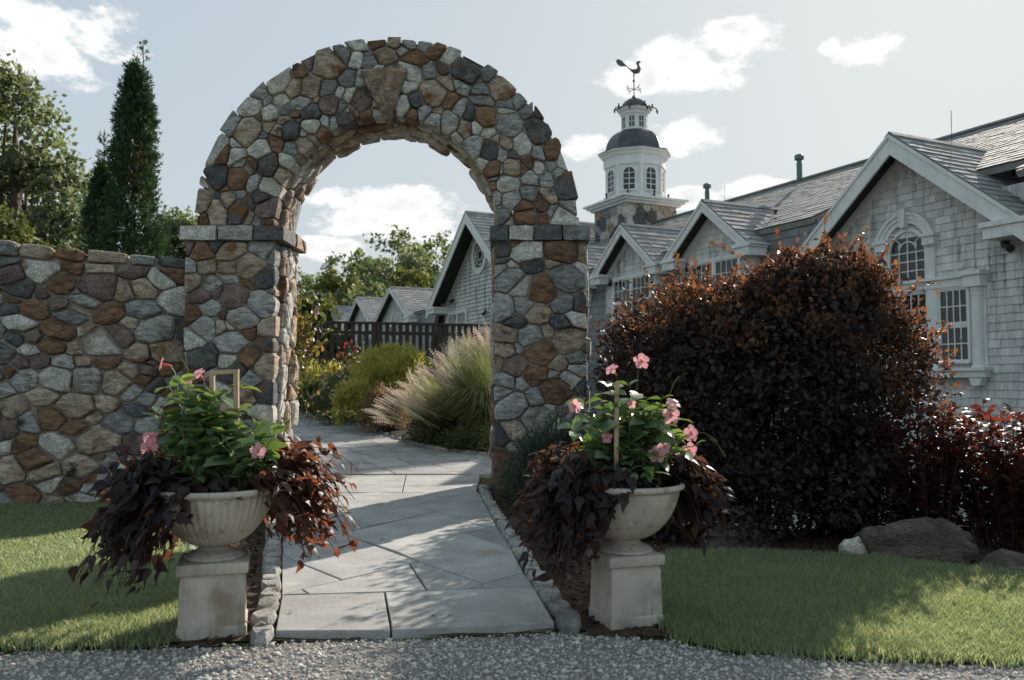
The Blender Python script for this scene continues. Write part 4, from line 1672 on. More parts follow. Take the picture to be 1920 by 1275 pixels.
BARB = material('red_leaf', [(.036, .022, .023), (.05, .026, .024), (.10, .042, .028), (.042, .024, .026)], .5, None, None, .3, trans=.4, tcol=(3.0, 1.3, .9))
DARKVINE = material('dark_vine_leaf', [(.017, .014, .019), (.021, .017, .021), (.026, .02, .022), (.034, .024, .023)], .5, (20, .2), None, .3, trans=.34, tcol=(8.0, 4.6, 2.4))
SUNLITVINE = material('sunlit_vine_leaf', [(.045, .027, .022), (.065, .036, .027), (.085, .045, .032), (.055, .036, .033)], .5, (20, .2), None, .3, trans=.38, tcol=(4.0, 2.3, 1.4))  # dark vine leaf again, with the warm glow of sunlight put into its colour
MANDE = material('mandevilla_leaf', [(.11, .175, .09), (.145, .215, .1), (.09, .15, .085), (.20, .26, .13)], .3, (14, .2), None, .5, trans=.3, tcol=(1.7, 1.7, .6))
PINK = material('pink_petal', [(.8, .38, .43), (.85, .48, .52), (.76, .32, .37)], .5, None, None, .3, trans=.4)
THROAT = material('flower_throat', [(.75, .16, .12), (.8, .3, .12)], .5, None, None, .3, trans=.3)
STEM = material('green_stem', [(.08, .1, .035), (.11, .09, .04)], .6, None, None, .3)
TWIG = material('twig', [(.05, .035, .03), (.07, .05, .035)], .8, None, None, .2)
GRASSM = material('grass_blade', [(.14, .185, .105), (.195, .25, .15), (.255, .30, .195), (.175, .225, .13), (.41, .39, .29)], .4, None, None, .4, trans=.5, tcol=(1.5, 1.5, .95))
FOUNT = material('fountain_grass_blade', [(.16, .21, .09), (.22, .26, .13), (.29, .31, .17), (.19, .22, .12)], .5, None, None, .35, trans=.4, tcol=(1.4, 1.4, .8))
PLUME = material('plume', [(.74, .63, .54), (.8, .7, .61), (.66, .55, .47)], .8, None, None, .2, trans=.45)
GOLD = material('golden_shrub_leaf', [(.36, .34, .1), (.46, .42, .14), (.28, .29, .09), (.21, .22, .08)], .6, None, None, .3, trans=.5, tcol=(1.5, 1.4, .7))
SPIREA = material('spirea_leaf', [(.26, .13, .1), (.16, .13, .06), (.32, .2, .16), (.12, .14, .06)], .6, None, None, .3, trans=.4, tcol=(1.4, 1.1, .8))
GREENS = material('shrub_leaf', [(.045, .075, .025), (.07, .1, .035), (.055, .08, .035), (.1, .12, .04)], .5, None, None, .4, trans=.35, tcol=(1.5, 1.5, .7))
ROSELEAF = material('rose_leaf', [(.06, .1, .03), (.1, .13, .045), (.22, .13, .045), (.08, .11, .04), (.26, .15, .05)], .45, None, None, .4, trans=.42, tcol=(1.5, 1.3, .7))
REDFLOWER = material('red_petal', [(.6, .05, .05), (.7, .09, .07)], .6, None, None, .2, trans=.35)
PALEPINK = material('pale_pink_petal', [(.6, .36, .38), (.66, .46, .46)], .6, None, None, .2, trans=.35)
LAVEN = material('lavender_leaf', [(.07, .095, .07), (.09, .115, .085), (.06, .08, .06)], .7, None, None, .2, trans=.25)

# ------------------------------------------------------------------ urns on pedestals


def oriented(c, ang):
    ax = Vector((math.cos(ang), math.sin(ang), 0))
    return ax, Vector((-ax.y, ax.x, 0))


def pedestal(c, ang, hw, label):
    t = thing('stone_pedestal', c, label, 'pedestal', 'urn pedestals')
    ax, ay = oriented(c, ang)
    c = Vector(c)

    def ringbox(name, prof, seed):
        r = random.Random(seed)
        V, F = [], []
        n = 5
        per = []
        for h, z in prof:
            pts = []
            for (sx, sy) in ((-1, -1), (1, -1), (1, 1), (-1, 1)):
                pts.append((sx * h, sy * h))
            full = []
            for i in range(4):
                a, b = pts[i], pts[(i + 1) % 4]
                ts = [.0, .04, .35, .65, .96]
                for k in ts:
                    f = .988 if k == 0 else 1
                    full.append(((a[0] + (b[0] - a[0]) * k) * f, (a[1] + (b[1] - a[1]) * k) * f))
            for x, y in full:
                V.append(c + ax * (x + r.uniform(-.0018, .0018)) + ay * (y + r.uniform(-.0018, .0018)) + UP * (z + r.uniform(-.0012, .0012)))
        m = 20
        for l in range(len(prof) - 1):
            for i in range(m):
                F.append((l * m + i, l * m + (i + 1) % m, (l + 1) * m + (i + 1) % m, (l + 1) * m + i))
        F.append(tuple(range((len(prof) - 1) * m, len(prof) * m)))
        F.append(tuple(range(m))[::-1])
        mk(name, V, F, CAST, t, smooth=True, sharp=40)
    ringbox('plinth', [(hw * 1.03, -.03), (hw * 1.03, .062), (hw * 1.01, .07), (hw * .985, .072)], 1)
    ringbox('shaft', [(hw * .985, .0725), (hw * .97, .2), (hw * .955, .315), (hw * .93, .325), (hw * .91, .338)], 2)
    ringbox('cap', [(hw * .93, .3385), (hw * 1.05, .345), (hw * 1.065, .352), (hw * 1.065, .392), (hw * 1.05, .40), (hw * 1.0, .402)], 3)
    return t


def urn(c, label, flute):
    t = thing('stone_urn', c, label, 'urn', 'urns flanking the path')
    k_ = 1.09
    fm = MB()
    fm.lathe(c, [(.150, .0), (.155, .004), (.155, .018), (.148, .022), (.142, .023), (.134, .030), (.112, .038), (.095, .044), (.088, .050), (.084, .052), (.088, .055), (.088, .060), (.083, .063), (.08, .067), (.085, .072)], 48)
    fm.build('foot', CAST, t, smooth=True, sharp=40)
    b = MB()
    prof = [(r * k_, z) for r, z in ((.078, .0725), (.112, .082), (.152, .104), (.19, .138), (.224, .182), (.252, .235), (.273, .292), (.285, .348))]

    def fl(r, z, a):
        if flute <= 0:
            return r * (1 + .003 * math.sin(a * 5 + z * 20))
        d = abs(math.sin(a * 22)) ** .8
        k = min(1, (z - .07) / .05)
        return r * (1 - flute * (1 - d) * k)
    fine = []
    for (r0, z0), (r1, z1) in zip(prof[:-1], prof[1:]):
        fine += [(r0, z0), ((r0 + r1) / 2 + .002, (z0 + z1) / 2)]
    fine.append(prof[-1])
    b.lathe(c, fine, 176, fn=fl)
    b.build('bowl', CAST, t, smooth=True)
    rm_ = MB()
    rm_.lathe(c, [(r * k_, z) for r, z in ((.283, .3485), (.292, .352), (.306, .360), (.311, .370), (.309, .380), (.300, .387), (.288, .388), (.284, .375), (.282, .352))], 64)
    rm_.build('rim', CAST, t, smooth=True)
    s = MB()
    s.lathe(c, [(.279, .352), (.2, .362), (.02, .37)], 24)
    s.build('potting_soil', SOIL, t)
    return t


UL = Vector((-1.63, 4.73, -.05))
UL.z = -.05
UR = Vector((.645, 4.92, -.05))
PA = math.radians(16)
pedestal(UL, PA, .172, 'square cast stone pedestal at the left edge of the path under the fluted urn')
pedestal(UR, math.radians(17), .157, 'square cast stone pedestal on the grass edge under the smooth urn')
ULC, URC = UL + UP * .4025, UR + UP * .4025
urn(ULC, 'fluted cast stone urn left of the path, spilling a dark vine painted sunlit copper on its right', .055)
urn(URC, 'smooth cast stone urn right of the path, before the big purple shrub', 0)


def vine(c, label, sides, name='sweet_potato_vine', sunlit_right=False):
    """trailing dark vine: leaves hang from stems that arch over the rim. sides: list of (azimuth, spread, reach, drop, rise, n)"""
    t = thing(name, tuple(c + UP * .37), label, 'vine', 'dark vines spilling from the urns')
    st = MB()
    P, D, N_, Z = [], [], [], []
    for (az0, sp, reach, drop, rise, nst, npl) in sides:
        for i in range(nst):
            a = az0 + rng.normal() * sp
            r = reach * (.35 + .75 * rng.random())
            dr = drop * rng.random() ** .7
            up_ = rise * rng.random()
            o = c + Vector((math.cos(a) * .2, math.sin(a) * .2, .37))
            k1 = c + Vector((math.cos(a) * (.2 + r * .45), math.sin(a) * (.2 + r * .45), .42 + up_))
            k2 = c + Vector((math.cos(a) * (.2 + r), math.sin(a) * (.2 + r), .40 + up_ * .4 - dr))
            pts = []
            for s in np.linspace(0, 1, 8):
                pts.append(o * (1 - s) ** 2 + k1 * (2 * s * (1 - s)) + k2 * s * s)
            st.tube(pts, [.005, .005, .0045, .004, .0035, .003, .0025, .002], 4, cap=False)
            for j in range(npl):
                s = .18 + .82 * (j + rng.random()) / npl
                q = o * (1 - s) ** 2 + k1 * (2 * s * (1 - s)) + k2 * s * s
                q = np.array(q) + rng.normal(size=3) * .025
                out = np.array((math.cos(a), math.sin(a), 0))
                d = out * rng.uniform(.2, 1.0) + rng.normal(size=3) * .45 + np.array((0, 0, -rng.uniform(.0, 1.15)))
                P.append(q)
                D.append(d)
                N_.append(out * .7 + np.array((0, 0, .8)) + rng.normal(size=3) * .35)
                Z.append(rng.uniform(.055, .105))
    st.build('stem', TWIG, t)
    P, D, N_, Z = map(np.array, (P, D, N_, Z))
    dist = np.linalg.norm(P - np.array(EYEV), axis=1) - Z * 3
    o = np.argsort(dist)
    lit = (P[:, 0] > c.x + .12) if sunlit_right else np.zeros(len(P), bool)
    for mt, ii in ((DARKVINE, o[:295]), (SUNLITVINE, o[:295])):
        ii = ii[lit[ii] == (mt is SUNLITVINE)]
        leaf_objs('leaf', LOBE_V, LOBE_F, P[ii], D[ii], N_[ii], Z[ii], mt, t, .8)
    for mt, ii in ((DARKVINE, o[295:]), (SUNLITVINE, o[295:])):
        ii = ii[lit[ii] == (mt is SUNLITVINE)]
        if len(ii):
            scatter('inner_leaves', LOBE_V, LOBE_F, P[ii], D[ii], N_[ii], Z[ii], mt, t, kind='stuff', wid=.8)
    return t


PI = math.pi
vine(ULC, 'dark purple leaved vine, painted sunlit copper on its right, spilling from the fluted urn on both sides', [(PI * 1.0, .46, .43, .58, .36, 100, 20), (PI * 1.17, .2, .34, .45, .15, 20, 14), (PI * .24, .40, .52, .50, .36, 110, 20), (PI * 1.62, .12, .1, .06, .05, 2, 3), (PI * .5, .5, .35, .3, .2, 10, 10)], sunlit_right=True)
vine(URC, 'nearly black leaved vine spilling from the smooth urn, thickest on its left', [(PI * 1.03, .42, .38, .54, .34, 100, 20), (PI * 1.28, .22, .26, .4, .12, 20, 14), (PI * .08, .34, .38, .42, .3, 46, 16), (PI * 1.55, .2, .14, .05, .06, 5, 3), (PI * .5, .5, .3, .3, .2, 8, 9)])


def flower(parent, c, d, s, name='flower'):
    """trumpet with five petals facing d"""
    d = Vector(d).normalized()
    x = d.orthogonal().normalized()
    y = d.cross(x)
    c = Vector(c)
    m = MB()
    for k in range(5):
        a = 2 * PI * k / 5 + R.random() * .2
        r = x * math.cos(a) + y * math.sin(a)
        tt = x * -math.sin(a) + y * math.cos(a)
        w = s * .46
        V = [c + r * s * .12, c + r * s * .35 - tt * w * .55 + d * s * .12, c + r * s * .35 + tt * w * .75 + d * s * .08, c + r * s * .72 - tt * w * .7 + d * s * .10, c + r * s * .72 + tt * w * .95 + d * s * .02, c + r * s * 1.0 + tt * w * .1 - d * s * .05]
        m.add(V, [(0, 2, 1), (1, 2, 4, 3), (3, 4, 5)])
    f = m.build(name, PINK, parent, smooth=True)
    tb = MB()
    tb.tube([c - d * s * 1.3, c - d * s * .7, c + d * s * .02], [s * .07, s * .16, s * .2], 7)
    tb.build('throat', THROAT, f, smooth=True)
    return f


def mandevilla(c, label, spots, flowers, buds, nleaf, lean=0):
    t = thing('mandevilla', tuple(c + UP * .37), label, 'flowering vine', 'pink flowering vines in the urns')
    P, D, N_, Z = [], [], [], []
    st = MB()
    for (x, y, z, r, n) in spots:      # stems up from the soil with leaves in pairs
        for i in range(n):
            e = c + Vector((x + rng.normal() * r, y + rng.normal() * r, z + rng.normal() * r))
            o = c + Vector((x * .3 + rng.normal() * .05, y * .3 + rng.normal() * .05, .36))
            mid = (o + e) / 2 + Vector(tuple(rng.normal(size=3) * .04)) + UP * .03
            st.tube([o, mid, e], [.004, .0035, .002], 4, cap=False)
            for j in range(5):
                s = .35 + .65 * (j + rng.random()) / 5
                q = np.array(o) * (1 - s) ** 2 + np.array(mid) * 2 * s * (1 - s) + np.array(e) * s * s
                a = rng.random() * 6.28
                for k in (0, PI):
                    d = np.array((math.cos(a + k), math.sin(a + k), rng.uniform(-.35, .75)))
                    P.append(q)
                    D.append(d)
                    N_.append(np.array((0, 0, 1)) + rng.normal(size=3) * .45)
                    Z.append(rng.uniform(.10, .17) * (1 if s < .9 else .7))
    P, D, N_, Z = map(np.array, (P, D, N_, Z))
    o = np.argsort(np.linalg.norm(P - np.array(EYEV), axis=1))
    a, b = o[:nleaf], o[nleaf:]
    leaf_objs('leaf', LEAF_V, LEAF_F, P[a], D[a], N_[a], Z[a], MANDE, t, .92)
    if len(b):
        scatter('inner_leaves', LEAF_V, LEAF_F, P[b], D[b], N_[b], Z[b], MANDE, t, kind='stuff', wid=.92)
    for (px, py, dy, dr, s) in flowers:
        p = at_y(px, py, c.y + dy)
        flower(t, p, dr, s * 1.22)
        st.tube([p - Vector(dr).normalized() * s * 1.25, p - Vector(dr).normalized() * s * 2 + UP * -.03, c + Vector(((p.x - c.x) * .5, dy * .5, (p.z - c.z) * .6))], .003, 4, cap=False)
    for (px, py, dy, qx, qy) in buds:     # long tendrils and pointed buds
        a, b = at_y(px, py, c.y + dy), at_y(qx, qy, c.y + dy * 1.1)
        st.tube([a, (a + b) / 2 + UP * .02, b], [.0035, .003, .006], 5)
    st.build('stem', STEM, t)
    return t


mandevilla(ULC, 'bushy green mandevilla with pink trumpet flowers in the fluted urn',
           [(-.13, .0, .62, .10, 9), (.02, -.04, .66, .10, 10), (-.06, .02, .82, .09, 11), (-.22, 0, .78, .07, 7), (.15, 0, .68, .09, 10), (-.05, -.14, .54, .08, 9), (-.0, .05, .88, .06, 6), (-.24, -.05, .54, .06, 5), (.2, -.02, .56, .06, 6), (-.12, .0, .92, .04, 4)],
           [(280, 843, -.12, (-.2, -1, -.1), .05), (283, 818, -.10, (-.1, -1, .5), .042), (484, 846, -.1, (.6, -1, .1), .04), (303, 682, 0, (-1, -.5, .25), .035), (372, 700, 0, (-.3, -.6, .6), .035), (352, 712, .02, (.2, -.8, .6), .03)],
           [(352, 700, 0, 338, 672), (352, 700, 0, 345, 660), (440, 860, -.15, 415, 815), (350, 870, -.15, 340, 800), (430, 780, 0, 470, 800)], 280)
mandevilla(URC, 'green mandevilla with many pink trumpet flowers in the smooth urn',
           [(-.05, .0, .62, .09, 8), (.06, -.04, .70, .09, 9), (-.02, .02, .86, .08, 11), (.15, 0, .66, .09, 9), (.2, -.02, .52, .06, 5), (-.14, 0, .74, .06, 5), (.02, -.12, .52, .07, 7), (.2, 0, .76, .06, 6), (-.16, 0, .55, .05, 4)],
           [(1203, 677, 0, (.1, -1, .3), .043), (1147, 692, -.04, (-.6, -.6, .7), .036), (1078, 762, -.02, (-.5, -1, 0), .038), (1258, 778, -.1, (.3, -1, .1), .05), (1262, 756, -.06, (.3, -.6, .8), .04), (1296, 812, -.05, (.5, -.9, .2), .045), (1292, 845, -.06, (.3, -1, -.2), .045), (1232, 852, -.2, (-.2, -1, .1), .042), (1246, 838, -.2, (.4, -1, .2), .036), (1184, 757, -.2, (0, -1, .1), .024), (1138, 820, -.12, (-.4, -1, .1), .03)],
           [(1300, 810, 0, 1345, 828), (1330, 822, 0, 1360, 856), (1255, 740, 0, 1274, 706), (1200, 690, 0, 1193, 668), (1095, 765, 0, 1100, 745)], 280)

# wooden supports
stk = thing('wooden_trellis', tuple(ULC + Vector((.09, .02, .37))), 'square wooden trellis frame standing in the fluted urn', 'trellis')
m = MB()
p0, p1 = at_y(444, 900, UL.y + .03), at_y(443, 700, UL.y + .03)
q0, q1 = at_y(398, 760, UL.y + .03), at_y(398, 703, UL.y + .03)
for a, b, nm in ((p0, p1, 'upright'), (q0, q1 - UP * 0, 'upright')):
    mm = MB()
    mm.box((a + b) / 2, Vector((.013, 0, 0)), Vector((0, .010, 0)), (b - a) / 2)
    mm.build(nm, WOOD, stk)
mm = MB()
mm.box((p1 + q1) / 2 + UP * .012, (p1 - q1) / 2 + Vector((.014, 0, 0)), Vector((0, .011, 0)), UP * .011)
mm.build('top_bar', WOOD, stk)
mm = MB()
mm.box(at_y(444, 775, UL.y + .02), Vector((.018, 0, 0)), Vector((0, .012, 0)), UP * .012)
mm.build('clip', WOOD, stk)
stk = thing('wooden_stake', tuple(URC + Vector((-.03, .0, .37))), 'flat wooden stake standing among the leaves in the smooth urn', 'stake')
a, b = at_y(1155, 900, UR.y - .14), at_y(1157, 716, UR.y - .14)
mm = MB()
mm.box((a + b) / 2, Vector((.012, 0, 0)), Vector((0, .006, 0)), (b - a) / 2)
mm.build('stake', WOOD, stk)

# ------------------------------------------------------------------ the big purple shrub
SHOOTS = []
BX, BY = 2.42, 8.5
BG = gz(BX, BY)
shrub = thing('purple_shrub', (BX, BY, BG), 'huge rounded dark purple ninebark shrub with coppery tips right of the arch', 'shrub')
lobes = [((1.82, BY, 1.2), (.70, .8, 1.0)), ((3.05, BY - .1, 1.5), (.82, .85, 1.08)), ((2.4, BY, 1.1), (1.1, 1.0, 1.15)), ((1.42, BY - .1, .75), (.55, .7, .82)), ((2.9, BY, .9), (1.0, .9, .9)), ((2.55, BY + .1, 1.75), (.6, .7, .6)),
         ((2.0, BY - .3, .2), (1.0, .9, .6)), ((2.9, BY - .3, .2), (.8, .8, .6)), ((1.45, BY - .2, .2), (.6, .7, .55)), ((1.95, 10.2, 1.0), (.85, 1.0, 1.25)), ((1.72, 9.6, 1.35), (.7, .8, .95)), ((2.2, 10.9, 1.4), (1.05, .9, 1.25)), ((2.5, BY + .3, .1), (1.3, .7, .5)), ((3.35, BY, 1.95), (.4, .5, .45)), ((2.75, BY - .1, 2.1), (.35, .4, .42))]  # the rearmost lobes are added out of sight to keep sun off the path
P, O = clump_points(lobes, 1500, 56, .19, .9, .5)
sel = P[:, 2] > BG - .02
P, O = P[sel], O[sel]
D = O * .7 + rnd_dir(len(P)) * .8
scatter('foliage', DIA_V, DIA_F, P, D, O + rnd_dir(len(P)) * .8, rng.uniform(.04, .078, len(P)), NINE, shrub, kind='stuff', wid=1.15)
# the thinner right flank, and coppery young leaves over the top and the right edge
P, O = clump_points([((3.55, BY - .1, 1.15), (.62, .7, .95)), ((3.35, BY - .1, .5), (.5, .5, .5))], 95, 44, .17, .9, .5)
scatter('thin_flank_foliage', DIA_V, DIA_F, P, O * .7 + rnd_dir(len(P)) * .8, O + rnd_dir(len(P)) * .8, rng.uniform(.04, .075, len(P)), NINE, shrub, kind='stuff', wid=1.15)
YOUNG = material('young_copper_leaf', [(.075, .045, .031), (.11, .062, .038), (.058, .036, .028), (.155, .09, .052)], .5, None, None, .3, trans=.45, tcol=(2.6, 1.8, 1.2))
P, O = clump_points([((1.82, BY, 1.22), (.72, .8, 1.02)), ((3.05, BY - .1, 1.54), (.85, .85, 1.1)), ((2.4, BY, 1.15), (1.1, 1.0, 1.2)), ((1.42, BY - .1, .77), (.57, .7, .84)), ((3.55, BY - .1, 1.15), (.64, .72, .97)), ((3.35, BY, 1.97), (.43, .5, .47)), ((2.75, BY - .1, 2.12), (.38, .4, .44))], 440, 24, .15, 1.1, .86)
keep = (P[:, 2] > 1.25 + .5 * np.abs(P[:, 0] - 2.6) ** .5 * (P[:, 0] < 3.2) - .7 * (P[:, 0] > 3.3)) & (rng.random(len(P)) < .8)
P, O = P[keep], O[keep]
scatter('young_foliage', DIA_V, DIA_F, P, O * .5 + np.array((0, 0, .6)) + rnd_dir(len(P)) * .8, O + rnd_dir(len(P)) * .8, rng.uniform(.045, .08, len(P)), YOUNG, shrub, kind='stuff', wid=1.1)
for i in range(46):
    a = rng.uniform(-.2, 1.1) * PI
    bx_ = BX + .1 + math.cos(a) * rng.uniform(.7, 1.45)
    z0 = max(1.18 + 1.0 * math.sqrt(max(0, 1 - ((bx_ - 1.82) / .72) ** 2)), 1.5 + 1.08 * math.sqrt(max(0, 1 - ((bx_ - 3.05) / .84) ** 2)), 1.1 + .9 * math.sqrt(max(0, 1 - ((bx_ - 2.6) / 1.5) ** 2)))
    p_ = Vector((bx_, BY + rng.uniform(-.5, .2), z0 + rng.uniform(-.25, .05)))
    d_ = Vector(((bx_ - BX) * .5 + rng.normal() * .25, rng.normal() * .2, 1)).normalized()
    L_ = rng.uniform(.18, .42)
    SHOOTS.append((p_, p_ + d_ * L_ * .5 + Vector((rng.normal() * .02, 0, 0)), p_ + d_ * L_))
tw = MB()
for i in range(26):
    a = rng.random() * 6.28
    e = Vector((BX + math.cos(a) * rng.uniform(.3, 1.3), BY + math.sin(a) * rng.uniform(.3, .9), rng.uniform(1.0, 2.2)))
    o = Vector((BX + math.cos(a) * .25, BY + math.sin(a) * .25, BG - .05))
    tw.tube([o, (o + e) / 2 + Vector((0, 0, .25)), e], [.018, .012, .005], 5, cap=False)
tw.build('branch', TWIG, shrub)


def shoot(parent, pts, nleaf, size, leafmat, stemmat, seed, lname='leaf', tv=LEAF_V, tf=LEAF_F, wid=1.0, rad=.004, up=.5):
    """a twig that carries its leaves as parts"""
    m = MB()
    pts = [Vector(p) for p in pts]
    m.tube(pts, [rad * (1 - .6 * i / (len(pts) - 1)) for i in range(len(pts))], 4, cap=False)
    s = m.build('shoot', stemmat, parent)
    P, D, N_ = [], [], []
    seg = len(pts) - 1
    for j in range(nleaf):
        f = (.15 + .85 * j / max(1, nleaf - 1)) * seg
        i = min(int(f), seg - 1)
        q = pts[i].lerp(pts[i + 1], f - i)
        d = (pts[i + 1] - pts[i]).normalized()
        side = d.cross(UP if abs(d.z) < .9 else Vector((1, 0, 0))).normalized() * (1 if j % 2 else -1)
        P.append(q)
        D.append(np.array(d * .6 + side * .8 + UP * up * .4) + rng.normal(size=3) * .25)
        N_.append(np.array(UP * .8 + d * .3) + rng.normal(size=3) * .4)
    scatter('shoot_leaves', tv, tf, P, D, N_, rng.uniform(.75, 1.15, len(P)) * size, leafmat, s, wid=wid)
    return s


for k, pp in enumerate([[(1440, 520), (1410, 495), (1365, 470), (1338, 458)], [(1470, 500), (1462, 470), (1456, 438)], [(1560, 500), (1550, 478), (1552, 452)], [(1640, 560), (1690, 545), (1740, 533), (1758, 531)], [(1280, 520), (1272, 500), (1268, 480)],
                        [(1190, 600), (1165, 590), (1150, 592)], [(1620, 530), (1605, 505), (1590, 492)], [(1330, 540), (1325, 515), (1330, 498)], [(1500, 500), (1512, 478), (1530, 470)], [(1740, 640), (1760, 625), (1772, 606)], [(1760, 700), (1778, 690), (1775, 660)]]):
    pts = [at_y(x, y, BY - .25) for x, y in pp]
    shoot(shrub, pts, 11, .075, YOUNG, TWIG, k)
for k, pts in enumerate(SHOOTS):
    shoot(shrub, pts, 9, .065, YOUNG, TWIG, k)

# ------------------------------------------------------------------ red leaved shrubs at the right edge


def stemmy(c, n, h, sp, nl, size, mat, label, cat, name, group, wid=.9):
    t = thing(name, c, label, cat, group)
    c = Vector(c)
    tw = MB()
    P, D, N_ = [], [], []
    for i in range(n):
        a = rng.random() * 6.28
        r = sp * math.sqrt(rng.random())
        hh = h * rng.uniform(.55, 1.0)
        e = c + Vector((math.cos(a) * r, math.sin(a) * r * .8, hh))
        o = c + Vector((math.cos(a) * r * .35, math.sin(a) * r * .3, -.05))
        k = o.lerp(e, .5) + Vector((0, 0, .1))
        tw.tube([o, k, e], [.007, .005, .002], 4, cap=False)
        for j in range(nl):
            f = .25 + .75 * (j + rng.random() * .5) / nl
            q = np.array(o) * (1 - f) ** 2 + np.array(k) * 2 * f * (1 - f) + np.array(e) * f * f
            b = rng.random() * 6.28
            d = np.array((math.cos(b), math.sin(b), rng.uniform(.1, .9)))
            P.append(q + d * .01)
            D.append(d)
            N_.append(np.array((0, 0, 1)) + rng.normal(size=3) * .4)
    scatter('foliage', LEAF_V, LEAF_F, P, D, N_, rng.uniform(.7, 1.2, len(P)) * size, mat, t, kind='stuff', wid=wid)
    tw.build('stems', TWIG, t)
    return t


stemmy((3.75, 7.75, -.3), 64, 1.45, .5, 30, .1, BARB, 'dark red leaved shrub with upright shoots behind the brown boulder', 'shrub', 'red_leaf_shrub', 'red leaved shrubs')
stemmy((4.35, 7.5, -.3), 80, 1.45, .6, 30, .1, BARB, 'bright red leaved shrub at the right edge behind the dark boulder', 'shrub', 'red_leaf_shrub', 'red leaved shrubs')
stemmy((3.2, 8.3, -.5), 55, 1.2, .5, 28, .09, BARB, 'low dark red shrub between the purple shrub and the pale rock', 'shrub', 'red_leaf_shrub', 'red leaved shrubs')
stemmy((4.6, 6.9, -.2), 48, .85, .45, 26, .085, BARB, 'low red leaved shrub over the dark boulder at the right edge', 'shrub', 'red_leaf_shrub', 'red leaved shrubs')

# boulders


def boulder(c, r, label, seed, mat=BOULDER, rot=0.0, sub=4):
    import bmesh
    rr = random.Random(seed)
    bm = bmesh.new()
    bmesh.ops.create_icosphere(bm, subdivisions=sub, radius=1)
    pl = []
    for i in range(9):
        d = Vector((rr.gauss(0, 1), rr.gauss(0, 1), rr.gauss(0, 1))).normalized()
        pl.append((d, rr.uniform(.62, .9)))
    ca, sa = math.cos(rot), math.sin(rot)
    from mathutils import noise
    V = []
    for v in bm.verts:
        p = v.co.copy()
        for d, k in pl:
            e = p.dot(d)
            if e > k:
                p -= d * (e - k) * .92
        p *= 1 + .22 * noise.noise(p * 1.7 + Vector((seed, 0, 0))) + .09 * noise.noise(p * 5 + Vector((0, seed, 0))) + .05 * noise.noise(Vector((p.x * 3, p.y * 3, p.z * 14 + p.x * 4)))
        p = Vector((p.x * r[0], p.y * r[1], p.z * r[2]))
        p = Vector((p.x * ca - p.y * sa, p.x * sa + p.y * ca, p.z))
        V.append(tuple(p + Vector(c)))
    bm.verts.index_update()
    F = [tuple(v.index for v in f.verts) for f in bm.faces]
    bm.free()
    o = mk('boulder', V, F, mat, None, c, smooth=True, sharp=42)
    return tag(o, label, 'boulder', 'boulders behind the lawn')


boulder((3.28, 7.05, -.12), (.50, .36, .34), 'long dark brown boulder between the pale rock and the red shrubs', 3, rot=-.25)
boulder((3.82, 6.45, -.18), (.38, .3, .27), 'dark brown boulder at the right edge beneath the red shrub', 8, rot=.3)
boulder((2.79, 7.05, -.12), (.13, .12, .21), 'small pale grey upright rock left of the long brown boulder', 5, STONES['pale'], .5, 2)
boulder((2.0, 7.6, -.2), (.45, .3, .25), 'dark half hidden boulder under the purple shrub', 12, rot=.1)

# white picket railing down by the lodge
pr = thing('picket_railing', (5.6, 11.6, -1.4), 'white picket railing glimpsed between the purple and red shrubs', 'railing')
fa, fb = Vector((5.0, 12.1, -.1)), Vector((9.0, 11.4, -.1))
fd = (fb - fa).normalized()
for z in (-.95, .0):
    m = MB()
    m.box((fa + fb) / 2 + UP * z, (fb - fa) / 2, Vector((0, .03, 0)), UP * .04)
    m.build('rail', WHITE, pr)
pk = None
for i in range(34):
    p = fa.lerp(fb, (i + .5) / 34)
    m = MB()
    m.box(p + UP * -.475, fd * .018, Vector((0, .016, 0)), UP * .434)
    m.build('picket', WHITE, pr)
for i in range(4):
    p = fa.lerp(fb, i / 3)
    m = MB()
    m.box(p + UP * -.9, fd * .06, Vector((0, .06, 0)), UP * 1.05)
    m.build('post', WHITE, pr)

# grey green low shrub at the foot of the right pier
lv = thing('lavender_shrub', (.45, 9.9, -.15), 'low grey green needle leaved shrub at the foot of the right pier', 'shrub')
P, O = clump_points([((.42, 9.95, .35), (.42, .3, .42)), ((.62, 9.9, .45), (.36, .3, .42)), ((.2, 9.9, .18), (.3, .3, .35))], 150, 36, .12, 1.2, .3)
scatter('foliage', NEEDLE_V, NEEDLE_F, P, O * .6 + np.array((0, 0, .7)) + rnd_dir(len(P)) * .4, rnd_dir(len(P)), rng.uniform(.06, .12, len(P)), LAVEN, lv, kind='stuff', wid=1.6)

# ------------------------------------------------------------------ planting behind the arch


def gpt(px, py):
    """ground point on the rising path behind the arch"""
    Y = 1600 * (1.3 + .42) / ((py - 720) + 56)
    return Vector(((px - 960) / 1600 * Y, Y, .035 * (Y - 12)))


